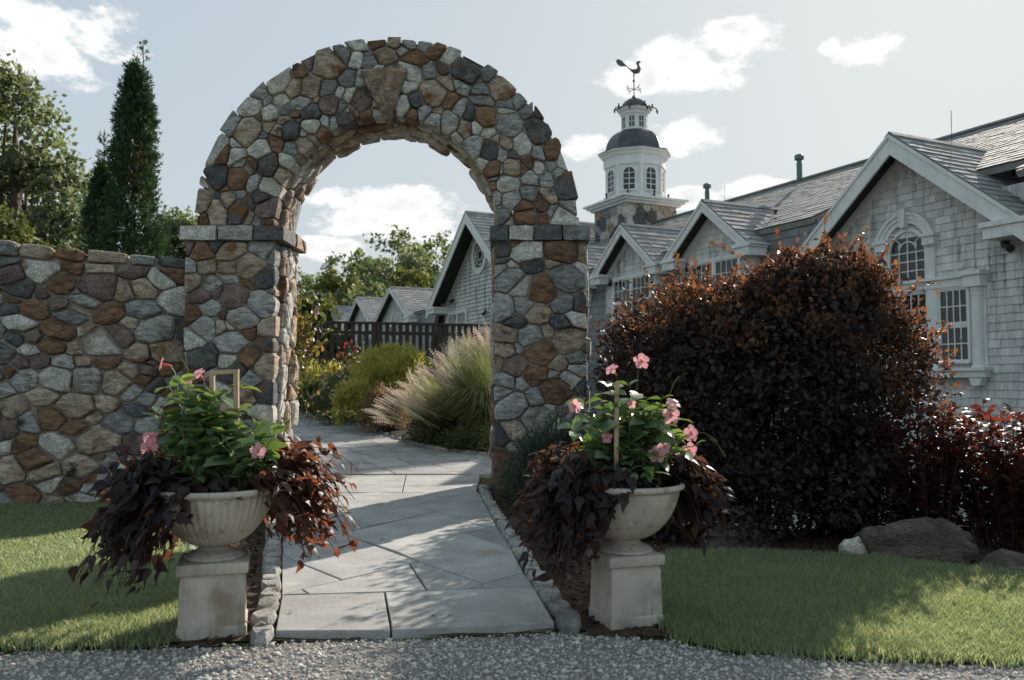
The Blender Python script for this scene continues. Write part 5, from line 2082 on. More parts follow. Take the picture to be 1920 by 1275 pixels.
def fountain(c, h, spread, nb, npl, label, lean):
    t = thing('fountain_grass', tuple(c), label, 'ornamental grass', 'fountain grasses')
    n = nb
    seg = 5
    a = rng.random(n) * 2 * PI
    r0 = .22 * np.sqrt(rng.random(n)) * spread
    ln = h * rng.uniform(.65, 1.25, n)
    out = rng.uniform(.25, 1.35, n) * spread
    W = rng.uniform(.0035, .007, n)
    V = np.zeros((n, seg + 1, 2, 3))
    da = np.stack([np.cos(a), np.sin(a)], -1)
    side = np.stack([-np.sin(a), np.cos(a)], -1)
    for k in range(seg + 1):
        s = k / seg
        rad = r0 + out * s ** 1.8
        z = ln * (s * 1.25 - .62 * s ** 2.6 * (out / spread))
        x = c.x + da[:, 0] * rad + lean * s * s * .5
        y = c.y + da[:, 1] * rad
        w = W * (1 - s) ** .7 + .0006
        for q, sg in ((0, -1), (1, 1)):
            V[:, k, q, 0] = x + side[:, 0] * w * sg
            V[:, k, q, 1] = y + side[:, 1] * w * sg
            V[:, k, q, 2] = c.z + z
    idx = np.arange(n * (seg + 1) * 2).reshape(n, seg + 1, 2)
    F = np.stack([idx[:, :-1, 0], idx[:, :-1, 1], idx[:, 1:, 1], idx[:, 1:, 0]], -1).reshape(-1, 4)
    o = mk_np('blades', V.reshape(-1, 3), F, FOUNT, t, tint=np.repeat(rng.random(n), (seg + 1) * 2))
    o['kind'] = 'stuff'
    # plumes
    ptm = MB()
    for q in range(10):
        aa = q * 2.399
        for zz in np.linspace(.02, 1, 9):
            r = .11 * (math.sin(PI * min(1, zz * .92 + .06)) ** .6)
            p = Vector((0, zz, 0))
            d = Vector((math.cos(aa + zz * 9) * r, .06, math.sin(aa + zz * 9) * r))
            ptm.add([p, p + d + Vector((.026, .05, 0)), p + d * .9 + Vector((-.026, .0, .026))], [(0, 1, 2)])
    ptm.tube([(0, -.9, .04), (0, 0, 0), (0, 1, -.02)], [.008, .008, .004], 4)
    me = bpy.data.meshes.new('plume')
    me.from_pydata(ptm.v, [], ptm.f)
    me.materials.append(PLUME)
    for i in range(npl):
        f = rng.random() ** .85                       # 0 at the upright right side, 1 at the drooping left tip
        top = h * (1.3 - .72 * f ** 1.3)
        p = Vector((c.x + spread * (.42 - 1.85 * f) + rng.normal() * .07, c.y + rng.uniform(-.75, .5) * spread, c.z + top - rng.random() ** 1.5 * .42 * h))
        d = Vector((-.15 - .85 * f + rng.normal() * .16, rng.normal() * .22, 1.0 - .62 * f + rng.normal() * .16)).normalized()
        x = d.orthogonal().normalized()
        y3 = d
        z3 = x.cross(y3)
        o = bpy.data.objects.new('plume', me)
        COL.objects.link(o)
        o.parent = t
        s = rng.uniform(.26, .42)
        q = p - c
        o.matrix_local = Matrix(((x.x * s, y3.x * s, z3.x * s, q.x), (x.y * s, y3.y * s, z3.y * s, q.y), (x.z * s, y3.z * s, z3.z * s, q.z), (0, 0, 0, 1)))
    return t


fountain(Vector((-.55, 15.9, .15)), 1.6, .95, 6500, 130, 'large fountain grass with pale plumes close behind the right pier', -.45)
fountain(Vector((-1.35, 16.9, .18)), 1.05, .8, 3500, 45, 'smaller fountain grass with drooping plumes left of the large clump', -.4)


def mound(c, r, n, per, size, mat, name, label, cat, group=None, tv=DIA_V, tf=DIA_F, rc=.16, up=.3, wid=1.0, shell=.6):
    t = thing(name, tuple(c), label, cat, group)
    lob = [((c.x, c.y, c.z + r[2] * .75), (r[0], r[1], r[2] * .9))]
    for i in range(4):
        a = rng.random() * 6.28
        lob.append(((c.x + math.cos(a) * r[0] * .45, c.y + math.sin(a) * r[1] * .45, c.z + r[2] * rng.uniform(.5, 1.1)), (r[0] * .6, r[1] * .6, r[2] * .6)))
    P, O = clump_points(lob, n, per, rc, .9, shell)
    sel = P[:, 2] > c.z - .02
    P, O = P[sel], O[sel]
    scatter('foliage', tv, tf, P, O * .6 + np.array((0, 0, up)) + rnd_dir(len(P)) * .6, O + rnd_dir(len(P)) * .7, rng.uniform(.6, 1.2, len(P)) * size, mat, t, kind='stuff', wid=wid)
    m = MB()
    for i in range(5):
        a = i * 1.26
        m.tube([c - UP * .05, c + Vector((math.cos(a) * r[0] * .4, math.sin(a) * r[1] * .4, r[2] * .9))], [.015, .004], 4)
    m.build('stems', TWIG, t)
    return t


mound(Vector((-2.8, 20.2, .3)), (.95, .9, 1.15), 300, 60, .10, GOLD, 'golden_shrub', 'rounded golden green thread leaved shrub in the middle of the bed', 'shrub', 'golden shrubs', NEEDLE_V, NEEDLE_F, .16, .5, 2.4)
mound(Vector((-3.35, 19.4, .2)), (.65, .6, .75), 110, 60, .12, GOLD, 'golden_shrub', 'lower golden shrub leaning over the path edge', 'shrub', 'golden shrubs', NEEDLE_V, NEEDLE_F, .15, .2, 2.4)
mound(Vector((-5.3, 23.8, .4)), (1.0, .9, .9), 120, 60, .13, GOLD, 'golden_shrub', 'golden shrub at the far end of the path below the dark railing', 'shrub', 'golden shrubs', NEEDLE_V, NEEDLE_F, .18, .5, 2.4)
mound(Vector((-2.75, 18.5, .2)), (.45, .45, .62), 100, 40, .07, SPIREA, 'spirea', 'coppery pink spirea at the bend of the path', 'shrub', 'reddish low shrubs')
mound(Vector((-2.75, 18.9, .22)), (.35, .35, .35), 60, 36, .08, SPIREA, 'spirea', 'small reddish shrub spreading onto the paving', 'shrub', 'reddish low shrubs')
mound(Vector((-1.5, 16.0, .12)), (.5, .35, .26), 80, 34, .05, GREENS, 'edging_plant', 'low green plants along the curved path edge under the plumes', 'plant', 'low edging plants')
mound(Vector((-.1, 14.75, .1)), (.6, .35, .3), 80, 34, .05, GREENS, 'edging_plant', 'low green plants at the foot of the right pier beyond the arch', 'plant', 'low edging plants')
mound(Vector((-.8, 15.1, .1)), (.45, .25, .2), 60, 30, .05, GREENS, 'edging_plant', 'low green plants in front of the large fountain grass', 'plant', 'low edging plants')
mound(Vector((-4.3, 22.2, .35)), (.6, .6, .75), 90, 40, .09, GREENS, 'green_shrub', 'green shrub under the red roses by the far path', 'shrub', 'green shrubs')
mound(Vector((-5.0, 22.9, .35)), (.7, .6, .6), 90, 40, .09, GREENS, 'green_shrub', 'green shrub left of the golden one at the path end', 'shrub', 'green shrubs')
mound(Vector((-1.8, 21.5, .3)), (.9, .8, .9), 90, 40, .1, GREENS, 'green_shrub', 'green shrub behind the golden thread leaved one', 'shrub', 'green shrubs')
mound(Vector((-6.7, 24.8, .4)), (.9, .8, .8), 90, 40, .1, GREENS, 'green_shrub', 'green shrub at the far left below the railing', 'shrub', 'green shrubs')


def blooms(t, pts, mat, s, per=5):
    for (x, y, z) in pts:
        m = MB()
        c = Vector((x, y, z))
        for k in range(per + 3):
            d = Vector(tuple(rng.normal(size=3)))
            d.normalize()
            if d.y > .3:
                d.y = -d.y
            p = c + d * s * .35
            u_ = d.orthogonal().normalized() * s * .5
            w_ = d.cross(u_)
            m.add([p - u_ * .8, p - w_, p + u_ * .8 + d * s * .2, p + w_], [(0, 1, 2), (0, 2, 3)])
        m.build('bloom', mat, t)


# gaura: airy pink flowers; roses: tall stems with red blooms
ga = thing('pink_gaura', (-4.25, 20.9, .3), 'airy pale pink flowering plant left of the golden shrub', 'flowering plant')
st = MB()
pts = []
for i in range(60):
    x, y = -4.3 + rng.normal() * .33, 20.9 + rng.normal() * .25
    h = rng.uniform(.6, 1.5)
    st.tube([(-4.25 + (x + 4.25) * .4, y, .25), (x, y, .3 + h * .6), (x + rng.normal() * .1, y, .3 + h)], [.006, .005, .003], 4, cap=False)
    pts.append((x + rng.normal() * .05, y - .05, .3 + h * rng.uniform(.7, 1)))
st.build('stems', STEM, ga)
blooms(ga, pts, PALEPINK, .06)
P = rng.normal(size=(1800, 3)) * (.34, .28, .3) + (-4.25, 20.95, .75)
scatter('foliage', DIA_V, DIA_F, P, rnd_dir(len(P)), rnd_dir(len(P)), .07, GREENS, ga, kind='stuff')
ro = thing('red_rose_bush', (-4.1, 22.4, .35), 'tall rose bush with red blooms in front of the dark railing', 'rose bush')
st = MB()
pts = [tuple(at_y(x, y, 22.4)) for x, y in ((649, 644), (659, 641), (664, 658), (634, 668), (640, 662), (646, 650), (666, 650), (625, 690), (612, 700))]
for p in pts:
    st.tube([(-4.1 + rng.normal() * .1, 22.4, .3), ((p[0] - 4.1) / 2, 22.4, (p[2] + .3) / 2 + .1), p], [.012, .009, .005], 5, cap=False)
st.build('stems', STEM, ro)
blooms(ro, pts, REDFLOWER, .075)
P = rng.normal(size=(900, 3)) * (.22, .2, .42) + (-4.12, 22.4, 1.35)
scatter('foliage', LEAF_V, LEAF_F, P, rnd_dir(len(P)), rnd_dir(len(P)) + (0, 0, .6), .085, ROSELEAF, ro, kind='stuff')

# climbing rose on the inner face of the left pier
cl = thing('climbing_rose', (-2.75, 12.0, 0), 'climbing rose with green and orange leaves on the inner side of the left pier', 'climbing rose')
for k, (pp, nl) in enumerate([([(556, 770), (563, 700), (572, 640), (585, 590)], 22), ([(556, 760), (560, 690), (560, 630), (563, 575)], 22), ([(560, 700), (585, 660), (605, 630), (620, 620)], 18), ([(560, 690), (580, 640), (595, 610), (606, 604)], 18),
                              ([(557, 740), (565, 680), (567, 610), (575, 590)], 20), ([(560, 720), (570, 690), (590, 660), (612, 640)], 18), ([(557, 690), (565, 650), (575, 620), (592, 600)], 18), ([(556, 640), (560, 610), (556, 585), (560, 568)], 14),
                              ([(562, 700), (566, 740), (575, 770), (578, 757)], 6), ([(590, 786), (620, 770), (650, 770), (662, 776)], 9), ([(575, 800), (600, 770), (625, 785), (640, 772)], 7)]):
    pts = [at_y(x, y, 12.3 + .12 * k % .5) for x, y in pp]
    s_ = shoot(cl, pts, nl, .085, ROSELEAF, STEM, k, rad=.006)
P = np.array([tuple(at_y(x, y, 12.45)) for x, y in zip(rng.normal(572, 13, 170), rng.normal(628, 33, 170))]) + rng.normal(size=(170, 3)) * .06
scatter('foliage', LEAF_V, LEAF_F, P, rnd_dir(170), rnd_dir(170) + (0, 0, .6), rng.uniform(.07, .11, 170), ROSELEAF, cl, kind='stuff')

# terracotta pot at the left pier
pot = thing('terracotta_pot', tuple(gpt(548, 786)), 'terracotta pot standing by the inner side of the left pier', 'pot')
pc = Vector((-3.0, 12.15, .0))
pot.location = pc
BASE[pot.name] = pc
TERRA = material('terracotta', [(.36, .17, .1)], .85, (8, .25), (40, .3), .2)
m = MB()
m.lathe(pc, [(.10, 0), (.13, .02), (.16, .2), (.165, .21)], 20)
m.build('body', TERRA, pot, smooth=True, sharp=40)
m = MB()
m.lathe(pc, [(.175, .2105), (.18, .215), (.18, .26), (.165, .265), (.15, .24)], 20)
m.build('rim', TERRA, pot, smooth=True, sharp=40)

# ------------------------------------------------------------------ dark wooden deck rail and the man on the deck
RA_, RB_ = Vector((-6.15, 25.6, 0)), Vector((1.6, 28.0, 0))
rd = (RB_ - RA_).normalized()
rnrm = Vector((-rd.y, rd.x, 0))
DZ, RTOP = 1.98, 3.17
dk = thing('wooden_balcony', tuple(RA_ + UP * .4), 'dark stained wooden balcony with a slatted railing behind the garden', 'balcony')
RL = (RB_ - RA_).length
RT2 = 3.12


def rbar(name, a, b, w, h, par=dk):
    m = MB()
    m.box((a + b) / 2, (b - a) / 2, rnrm * w, UP * h)
    return m.build(name, RAILWOOD, par)


rbar('handrail', RA_ + UP * RTOP, RB_ + UP * RTOP, .09, .035)
rbar('top_rail', RA_ + UP * (RTOP - .30), RB_ + UP * (RTOP - .30), .02, .05)
rbar('bottom_rail', RA_ + UP * (DZ + .14), RB_ + UP * (DZ + .14), .02, .05)
nb = int(RL / .205)
for i in range(nb):
    p = RA_ + rd * (RL * (i + .5) / nb) - rnrm * .045
    m = MB()
    m.box(p + UP * ((RTOP - .036 + DZ + .05) / 2), rd * .062, rnrm * .014, UP * ((RTOP - .036 - DZ - .05) / 2))
    m.build('baluster', RAILWOOD, dk)
for i in range(5):
    p = RA_ + rd * (RL * i / 4)
    m = MB()
    m.box(p + UP * ((RTOP - .036 + .2) / 2), rd * .09, rnrm * .03, UP * ((RTOP - .036 - .2) / 2))
    m.build('post', RAILWOOD, dk)
m = MB()
m.box((RA_ + RB_) / 2 + rnrm * 2.0 + UP * (DZ - .14), (RB_ - RA_) / 2 + rd * .3, rnrm * 2.1, UP * .13)
m.build('deck_floor', RAILWOOD, dk)
m = MB()
m.box((RA_ + RB_) / 2 - rnrm * .12 + UP * (DZ - .1), (RB_ - RA_) / 2 + rd * .3, rnrm * .02, UP * .2)
m.build('fascia_board', RAILWOOD, dk)

SKIN = material('skin', [(.45, .27, .2)], .55, None, None, .4)
SUIT = material('dark_suit', [(.012, .012, .015)], .8, (30, .2), None, .2)
SHIRT = material('white_shirt', [(.75, .75, .74)], .8, None, None, .2)
HAIR = material('black_hair', [(.012, .01, .009)], .5, None, None, .4)
hp = at_y(595, 640, 26.15)
MX, MY = hp.x - .02, 26.15


def M3(x, y, z):
    return (MX + x, MY + y, DZ + z)


def skin_figure(name, joints, edges, rad, mat, parent, root, levels=2):
    me = bpy.data.meshes.new(name)
    b = BASE[parent.name]
    me.from_pydata([Vector(j) - b for j in joints], edges, [])
    o = bpy.data.objects.new(name, me)
    COL.objects.link(o)
    o.parent = parent
    BASE[o.name] = b
    me.materials.append(mat)
    sk = o.modifiers.new('skin', 'SKIN')
    sk.use_smooth_shade = True
    for i, r in enumerate(rad):
        v = me.skin_vertices[0].data[i]
        v.radius = r if isinstance(r, tuple) else (r, r)
        v.use_root = (i == root)
    ss = o.modifiers.new('sub', 'SUBSURF')
    ss.levels = levels
    ss.render_levels = levels
    return o


man = thing('person', M3(0, 0, 0), 'smiling dark haired man in a black suit standing behind the balcony railing', 'person')
J = [M3(0, 0, .95), M3(0, 0, 1.15), M3(0, .0, 1.34), M3(0, .0, 1.46), M3(0, -.01, 1.53), M3(.005, -.02, 1.60), M3(.01, -.02, 1.70), M3(.01, -.01, 1.76),
     M3(-.19, 0, 1.41), M3(-.26, 0, 1.13), M3(-.22, -.16, .98), M3(-.16, -.25, 1.0), M3(.19, 0, 1.41), M3(.26, 0, 1.13), M3(.24, -.12, .95), M3(.2, -.22, .98),
     M3(-.10, 0, .9), M3(-.12, 0, .5), M3(-.13, .02, .09), M3(-.14, -.14, .04), M3(.10, 0, .9), M3(.12, 0, .5), M3(.13, .02, .09), M3(.14, -.14, .04)]
E_ = [(0, 1), (1, 2), (2, 3), (3, 4), (4, 5), (5, 6), (6, 7), (2, 8), (8, 9), (9, 10), (10, 11), (2, 12), (12, 13), (13, 14), (14, 15), (0, 16), (16, 17), (17, 18), (18, 19), (0, 20), (20, 21), (21, 22), (22, 23)]
RR_ = [(.15, .11), (.14, .11), (.16, .11), .07, .055, (.07, .08), (.078, .095), (.05, .06), .065, .048, .036, .035, .065, .048, .036, .035, .085, .062, .045, .04, .085, .062, .045, .04]
skin_figure('body', J, E_, RR_, SKIN, man, 0)
Jj = [J[i] for i in (0, 1, 2)] + [M3(0, .01, 1.44), J[8], J[9], M3(-.225, -.14, .995), J[12], J[13], M3(.24, -.1, .965), M3(0, 0, .84)]
skin_figure('jacket', Jj, [(0, 1), (1, 2), (2, 3), (2, 4), (4, 5), (5, 6), (2, 7), (7, 8), (8, 9), (0, 10)], [(.175, .135), (.165, .135), (.185, .13), (.09, .09), .09, .068, .055, .09, .068, .055, (.18, .14)], SUIT, man, 0)
Jt = [J[0], J[16], J[17], M3(-.13, .02, .07), J[20], J[21], M3(.13, .02, .07)]
skin_figure('trousers', Jt, [(0, 1), (1, 2), (2, 3), (0, 4), (4, 5), (5, 6)], [(.16, .125), .1, .078, .065, .1, .078, .065], SUIT, man, 0)
m = MB()
m.prism([M3(-.05, -.1, 1.47), M3(.05, -.1, 1.47), M3(.0, -.145, 1.22)], (0, -.012, 0))
m.build('shirt', SHIRT, man)
m = MB()
m.prism([M3(-.012, -.115, 1.46), M3(.012, -.115, 1.46), M3(.022, -.155, 1.28), M3(0, -.16, 1.25), M3(-.022, -.155, 1.28)], (0, -.006, 0))
m.build('tie', SUIT, man)
hm = MB()
hc = Vector(M3(.01, .0, 1.69))
hv, hf = [], []
for i in range(7):
    for k in range(14):
        t_, a_ = i / 6 * 1.45, 2 * PI * k / 14
        low = -.3 if math.sin(a_) > -.35 else .25
        el_ = PI / 2 - i / 6 * (PI / 2 - low)
        hv.append(hc + Vector((.088 * math.cos(a_) * math.cos(el_), .108 * math.sin(a_) * math.cos(el_), .115 * math.sin(el_) + .01)))
for i in range(6):
    for k in range(14):
        hf.append((i * 14 + k, i * 14 + (k + 1) % 14, (i + 1) * 14 + (k + 1) % 14, (i + 1) * 14 + k))
hm.add(hv, hf)
hm.build('hair', HAIR, man, smooth=True)
m = MB()
for s_ in (-1, 1):
    m.lathe(M3(.01 + s_ * .03, -.106, 1.685), [(.002, -.006), (.009, 0), (.002, .006)], 6)
m.build('eyes', HAIR, man)
m = MB()
m.tube([M3(.01, -.105, 1.69), M3(.01, -.128, 1.65), M3(.01, -.11, 1.642)], [.008, .014, .01], 6)
m.build('nose', SKIN, man, smooth=True)
m = MB()
m.box(M3(.01, -.104, 1.612), (.024, 0, 0), (0, .006, 0), (0, 0, .006))
m.build('mouth', SHIRT, man)

# ------------------------------------------------------------------ trees


def tree(c, h, lobes, nclump, per, rc, leaf, mat, label, name='deciduous_tree', group='trees beyond the garden', trunk=.25, cat='tree', flat=.75, shell=.5):
    c = Vector(c)
    t = thing(name, tuple(c), label, cat, group)
    L = [((c.x + x, c.y + y, c.z + z), r) for (x, y, z), r in lobes]
    P, O = clump_points(L, nclump, per, rc, flat, shell)
    D = O * .5 + rnd_dir(len(P))
    scatter('crown', DIA_V, DIA_F, P, D, O + rnd_dir(len(P)) * .9 + np.array((0, 0, .4)), rng.uniform(.7, 1.25, len(P)) * leaf, mat, t, kind=None, wid=1.25)
    m = MB()
    m.tube([c - UP * .3, c + UP * h * .2, c + UP * h * .45 + Vector((.1, 0, 0)), c + UP * h * .8], [trunk * 1.3, trunk, trunk * .7, trunk * .15], 8)
    for (ctr, r) in L:
        e = Vector(ctr)
        s = c + UP * (h * rng.uniform(.22, .42))
        m.tube([s, s.lerp(e, .55) + UP * .2, e], [trunk * .45, trunk * .28, trunk * .08], 6)
        for k in range(3):
            d = Vector(tuple(rng.normal(size=3)))
            d.normalize()
            e2 = e + Vector((d.x * r[0], d.y * r[1], abs(d.z) * r[2])) * .8
            m.tube([s.lerp(e, .6), e.lerp(e2, .5), e2], [trunk * .2, trunk * .12, trunk * .03], 5)
    m.build('trunk', BARK, t, smooth=True)
    return t


def T(px, Y):
    x = (px - 960) / 1600 * Y
    return (x, Y, float(ground_z(x, Y)))


tree(T(15, 27), 11.8, [((-.7, 0, 8.4), (2.0, 2.2, 2.6)), ((-1.6, 0, 9.9), (1.5, 1.8, 1.6)), ((.7, .3, 6.6), (1.7, 1.6, 1.9)), ((1.5, 0, 4.8), (1.3, 1.5, 1.7)), ((-2, 0, 5.8), (2.2, 2, 2.4)), ((-4.2, .5, 8.2), (2.4, 2, 2.8))], 420, 46, .5, .2, GREEN_TREE, 'tall grey green tree at the left edge beyond the garden wall', trunk=.32)
tree(T(110, 34), 7.2, [((.4, 0, 5.0), (1.4, 1.5, 1.4)), ((-.8, 0, 4.6), (1.5, 1.5, 1.5)), ((.9, 0, 3.4), (1.2, 1.5, 1.3)), ((-.2, 0, 3.2), (1.6, 1.6, 1.4))], 240, 44, .42, .19, GREEN_TREE, 'grey green tree right behind the tallest left tree beyond the wall', trunk=.25)
tree(T(8, 22), 5.6, [((-.2, 0, 3.6), (1.0, 1.0, 1.9)), ((.1, 0, 2.4), (1.0, 1, 1.2))], 150, 44, .3, .14, YEL_TREE, 'lighter yellow green tree low at the left edge above the wall', trunk=.15)
tree(T(322, 32), 8.2, [((0, 0, 6.0), (1.0, 1.2, 1.2)), ((.3, 0, 4.7), (1.2, 1.2, 1.3)), ((-.4, 0, 4.9), (1.2, 1.2, 1.4)), ((.5, 0, 3.4), (1.2, 1.2, 1.1))], 210, 44, .4, .18, GREEN_TREE, 'round leafy tree between the cedar and the left pier', trunk=.22)


def arborvitae(c, h, w, tips, n, label):
    c = Vector(c)
    t = thing('arborvitae', tuple(c), label, 'conifer tree', 'arborvitae beyond the wall')
    P, D, N_, Z = [], [], [], []
    k = int(n / 16)
    u = rng.random(k) ** .85
    a = rng.random(k) * 2 * PI
    prof = lambda s: w * np.interp(s, [0, .1, .35, .6, .8, .92, 1], [.40, .48, .5, .44, .32, .18, .02])
    lump = 1 + .46 * np.sin(a * 3 + u * 23) * np.sin(u * 37 + a) + .1 * rng.normal(size=k)
    r = prof(u) * np.clip(lump, .55, 1.35) * (1 - .6 * rng.random(k) ** 2.2)
    cc = np.stack([c.x + np.cos(a) * r, c.y + np.sin(a) * r, c.z + u * h], -1)
    out = np.stack([np.cos(a), np.sin(a), np.full(k, .9)], -1)
    P = (cc[:, None] + rng.normal(size=(k, 16, 3)) * (.045, .045, .10)).reshape(-1, 3)
    D = (out[:, None] + rng.normal(size=(k, 16, 3)) * .45).reshape(-1, 3)
    N_ = rnd_dir(len(P))
    scatter('crown', SPRAY_V, SPRAY_F, P, D, N_, rng.uniform(.07, .15, len(P)), CEDAR, t)
    # dead brown sprays on the sun side
    m_ = 420
    b = rng.normal(size=(m_, 3)) * (.10, .1, .26) + (c.x + w * .17, c.y - w * .26, c.z + h * .73)
    scatter('brown_sprays', SPRAY_V, SPRAY_F, b, rnd_dir(m_) + (0, 0, .6), rnd_dir(m_), rng.uniform(.05, .1, m_), CEDAR_DEAD, t)
    tr = MB()
    tr.tube([c - UP * .2, c + UP * h * .5, c + UP * h * .97], [.09, .06, .012], 6)
    tr.build('trunk', BARK, t)
    lead = MB()
    Pl, Dl = [], []
    for (dx, dz, L) in tips:
        b0 = c + Vector((dx, -.05, dz))
        e = b0 + Vector((R.uniform(-.04, .06), 0, L))
        lead.tube([b0, b0.lerp(e, .5) + Vector((.02, 0, 0)), e], [.018, .011, .004], 5)
        for q in range(int(L * 26)):
            f = rng.random() ** 1.1
            an = rng.random() * 6.28
            p0 = b0.lerp(e, f)
            d = Vector((math.cos(an) * .7, math.sin(an) * .7, .8))
            Ls = .2 * (1.05 - f) + .04
            lead.tube([p0, p0 + d * Ls], [.006, .002], 3, cap=False)
            for j in range(5):
                Pl.append(p0 + d * Ls * rng.uniform(.3, 1.0))
                Dl.append(np.array(d) + rng.normal(size=3) * .5)
    lead.build('leader', TWIG, t)
    scatter('leader_sprays', SPRAY_V, SPRAY_F, Pl, Dl, rnd_dir(len(Pl)), rng.uniform(.05, .1, len(Pl)), CEDAR, t)
    return t


AY = 15.0
ax0 = (243 - 960) / 1600 * AY
arborvitae((ax0, AY, -.1), 7.0, .92, [(.14, 6.5, 1.0), (-.14, 5.9, .8), (.24, 5.4, .4)], 22000, 'tall dark green columnar arborvitae behind the garden wall')
ax1 = (183 - 960) / 1600 * (AY + .2)
arborvitae((ax1, AY + .2, -.1), 5.2, .72, [(.02, 4.9, 1.1), (-.1, 4.7, .4)], 13000, 'shorter dark arborvitae left of the tall columnar one')

HILL = [(575, 62, 545, 'G'), (640, 66, 505, 'Y'), (700, 78, 488, 'G'), (742, 92, 430, 'G'), (790, 84, 470, 'G'), (838, 90, 446, 'G'), (655, 90, 468, 'G'), (605, 84, 512, 'Y'), (760, 70, 505, 'Y'), (880, 96, 455, 'G'), (560, 92, 512, 'G'), (590, 55, 560, 'Y'), (690, 60, 530, 'G')]
LAB = ['low dark green tree in the wood seen through the arch, near the man', 'olive green tree in front of the wood seen through the arch', 'dense mid green tree in the middle of the wood through the arch', 'tallest round topped tree above the wood seen through the arch', 'tree right of the tallest one in the wood through the arch',
       'pointed tree just left of the tall gable in the wood', 'dark tree with a thin open top left of the tallest one', 'yellowish tree behind the low left trees through the arch', 'yellow green tree just above the small dormers', 'tree half hidden behind the tall gable', 'far green tree close to the left pier through the arch', 'low olive tree behind the man on the balcony', 'bushy green tree left of the small dormers']
for (px, Y, ty, kd), lb in zip(HILL, LAB):
    x, Y, z = T(px, Y)
    z = -1.5
    hh = 1.3 + (720 - ty) * Y / 1600 - z
    w = hh * rng.uniform(.34, .42)
    lobs = [((0, 0, hh * .8), (w * .5, w * .5, hh * .2)), ((-w * .45, 0, hh * .62), (w * .6, w * .6, hh * .2)), ((w * .45, 0, hh * .6), (w * .6, w * .6, hh * .22)), ((0, -w * .2, hh * .45), (w * .8, w * .7, hh * .22)), ((w * .2, -w * .3, hh * .3), (w * .9, w * .7, hh * .2)), ((-w * .4, 0, hh * .3), (w * .8, w * .7, hh * .2))]
    tree((x, Y, z), hh, lobs, 170, 34, hh * .05, .3 + .012 * hh, YEL_TREE if kd == 'Y' else GREEN_TREE, lb, group='wood behind the lodge', trunk=.3, shell=.55)
# a farther belt of woodland that reads as one mass
bx = []
for i in range(60):
    px = -1500 + 4200 * i / 60
    Y = rng.uniform(120, 170)
    bx.append((((px - 960) / 1600 * Y, Y, rng.uniform(2, 4.5)), (rng.uniform(6, 10), 6, rng.uniform(4, 6.5))))
P, O = clump_points(bx, 1300, 20, 1.6, .8, .5)
o = scatter('woodland', DIA_V, DIA_F, P, O + rnd_dir(len(P)), O + rnd_dir(len(P)), rng.uniform(.7, 1.2, len(P)), GREEN_TREE, kind='stuff', wid=1.3)
tag(o, 'distant belt of green woodland along the horizon', 'woodland')

# ------------------------------------------------------------------ grass, gravel, chips


def grass(name, poly, dens, label, hmin=.025, hmax=.06):
    Pp = np.array(poly)
    lo, hi = Pp.min(0), Pp.max(0)
    N = int((hi[0] - lo[0]) * (hi[1] - lo[1]) * dens)
    x, y = rng.uniform(lo[0], hi[0], N), rng.uniform(lo[1], hi[1], N)
    keep = inside(poly, x + rng.normal(size=N) * .03, y + rng.normal(size=N) * .055) & (np.abs(x) < y * .62 + .9)
    d = np.hypot(x, y)
    keep &= rng.random(N) < np.clip((5.2 / d) ** 1.5, 0, 1)
    x, y = x[keep], y[keep]
    n = len(x)
    # patchy: low noise over height
    pat = .5 + .5 * np.sin(x * 3.1 + np.sin(y * 2.3) * 1.5) * np.sin(y * 2.7 + np.cos(x * 1.9))
    h = (hmin + (hmax - hmin) * rng.random(n) ** 1.3) * (.75 + .5 * pat)
    d = np.hypot(x, y)
    w = rng.uniform(.0014, .0034, n) * np.clip(d / 5, 1, 2.2)
    a = rng.random(n) * 2 * PI
    ln = rng.uniform(.15, .9, n) * h
    z = ground_z(x, y) + .02
    cx, cy = np.cos(a), np.sin(a)
    b = rng.random(n) * 2 * PI
    sx, sy = np.cos(b) * w, np.sin(b) * w
    V = np.zeros((n, 5, 3))
    V[:, 0] = np.stack([x - sx, y - sy, z], -1)
    V[:, 1] = np.stack([x + sx, y + sy, z], -1)
    mx, my, mz = x + cx * ln * .35, y + cy * ln * .35, z + h * .6
    V[:, 2] = np.stack([mx - sx * .8, my - sy * .8, mz], -1)
    V[:, 3] = np.stack([mx + sx * .8, my + sy * .8, mz], -1)
    V[:, 4] = np.stack([x + cx * ln, y + cy * ln, z + h], -1)
    F = (np.array([(0, 1, 3), (0, 3, 2), (2, 3, 4)])[None] + (np.arange(n) * 5)[:, None, None]).reshape(-1, 3)
    pat2 = .5 + .5 * np.sin(x * 7.3 + 2 * np.sin(y * 4.1)) * np.sin(y * 6.1 + 1.7 * np.cos(x * 5.2))
    tint = np.clip(rng.random(n) ** 1.5 * .7 + .12 * pat + .3 * pat2 ** 3, 0, .98)
    o = mk_np(name, V.reshape(-1, 3), F, GRASSM, tint=np.repeat(tint, 5))
    return tag(o, label, 'grass', kind='stuff')


grass('grass', LAWN_L, 17000, 'short mown grass of the left lawn below the stone wall')
grass('grass', LAWN_R, 24000, 'short mown grass of the right lawn around the urn')

PH = (1 + 5 ** .5) / 2
ICO_V = unit(np.array([(-1, PH, 0), (1, PH, 0), (-1, -PH, 0), (1, -PH, 0), (0, -1, PH), (0, 1, PH), (0, -1, -PH), (0, 1, -PH), (PH, 0, -1), (PH, 0, 1), (-PH, 0, -1), (-PH, 0, 1)], float))
ICO_F = np.array([(0, 11, 5), (0, 5, 1), (0, 1, 7), (0, 7, 10), (0, 10, 11), (1, 5, 9), (5, 11, 4), (11, 10, 2), (10, 7, 6), (7, 1, 8), (3, 9, 4), (3, 4, 2), (3, 2, 6), (3, 6, 8), (3, 8, 9), (4, 9, 5), (2, 4, 11), (6, 2, 10), (8, 6, 7), (9, 8, 1)])
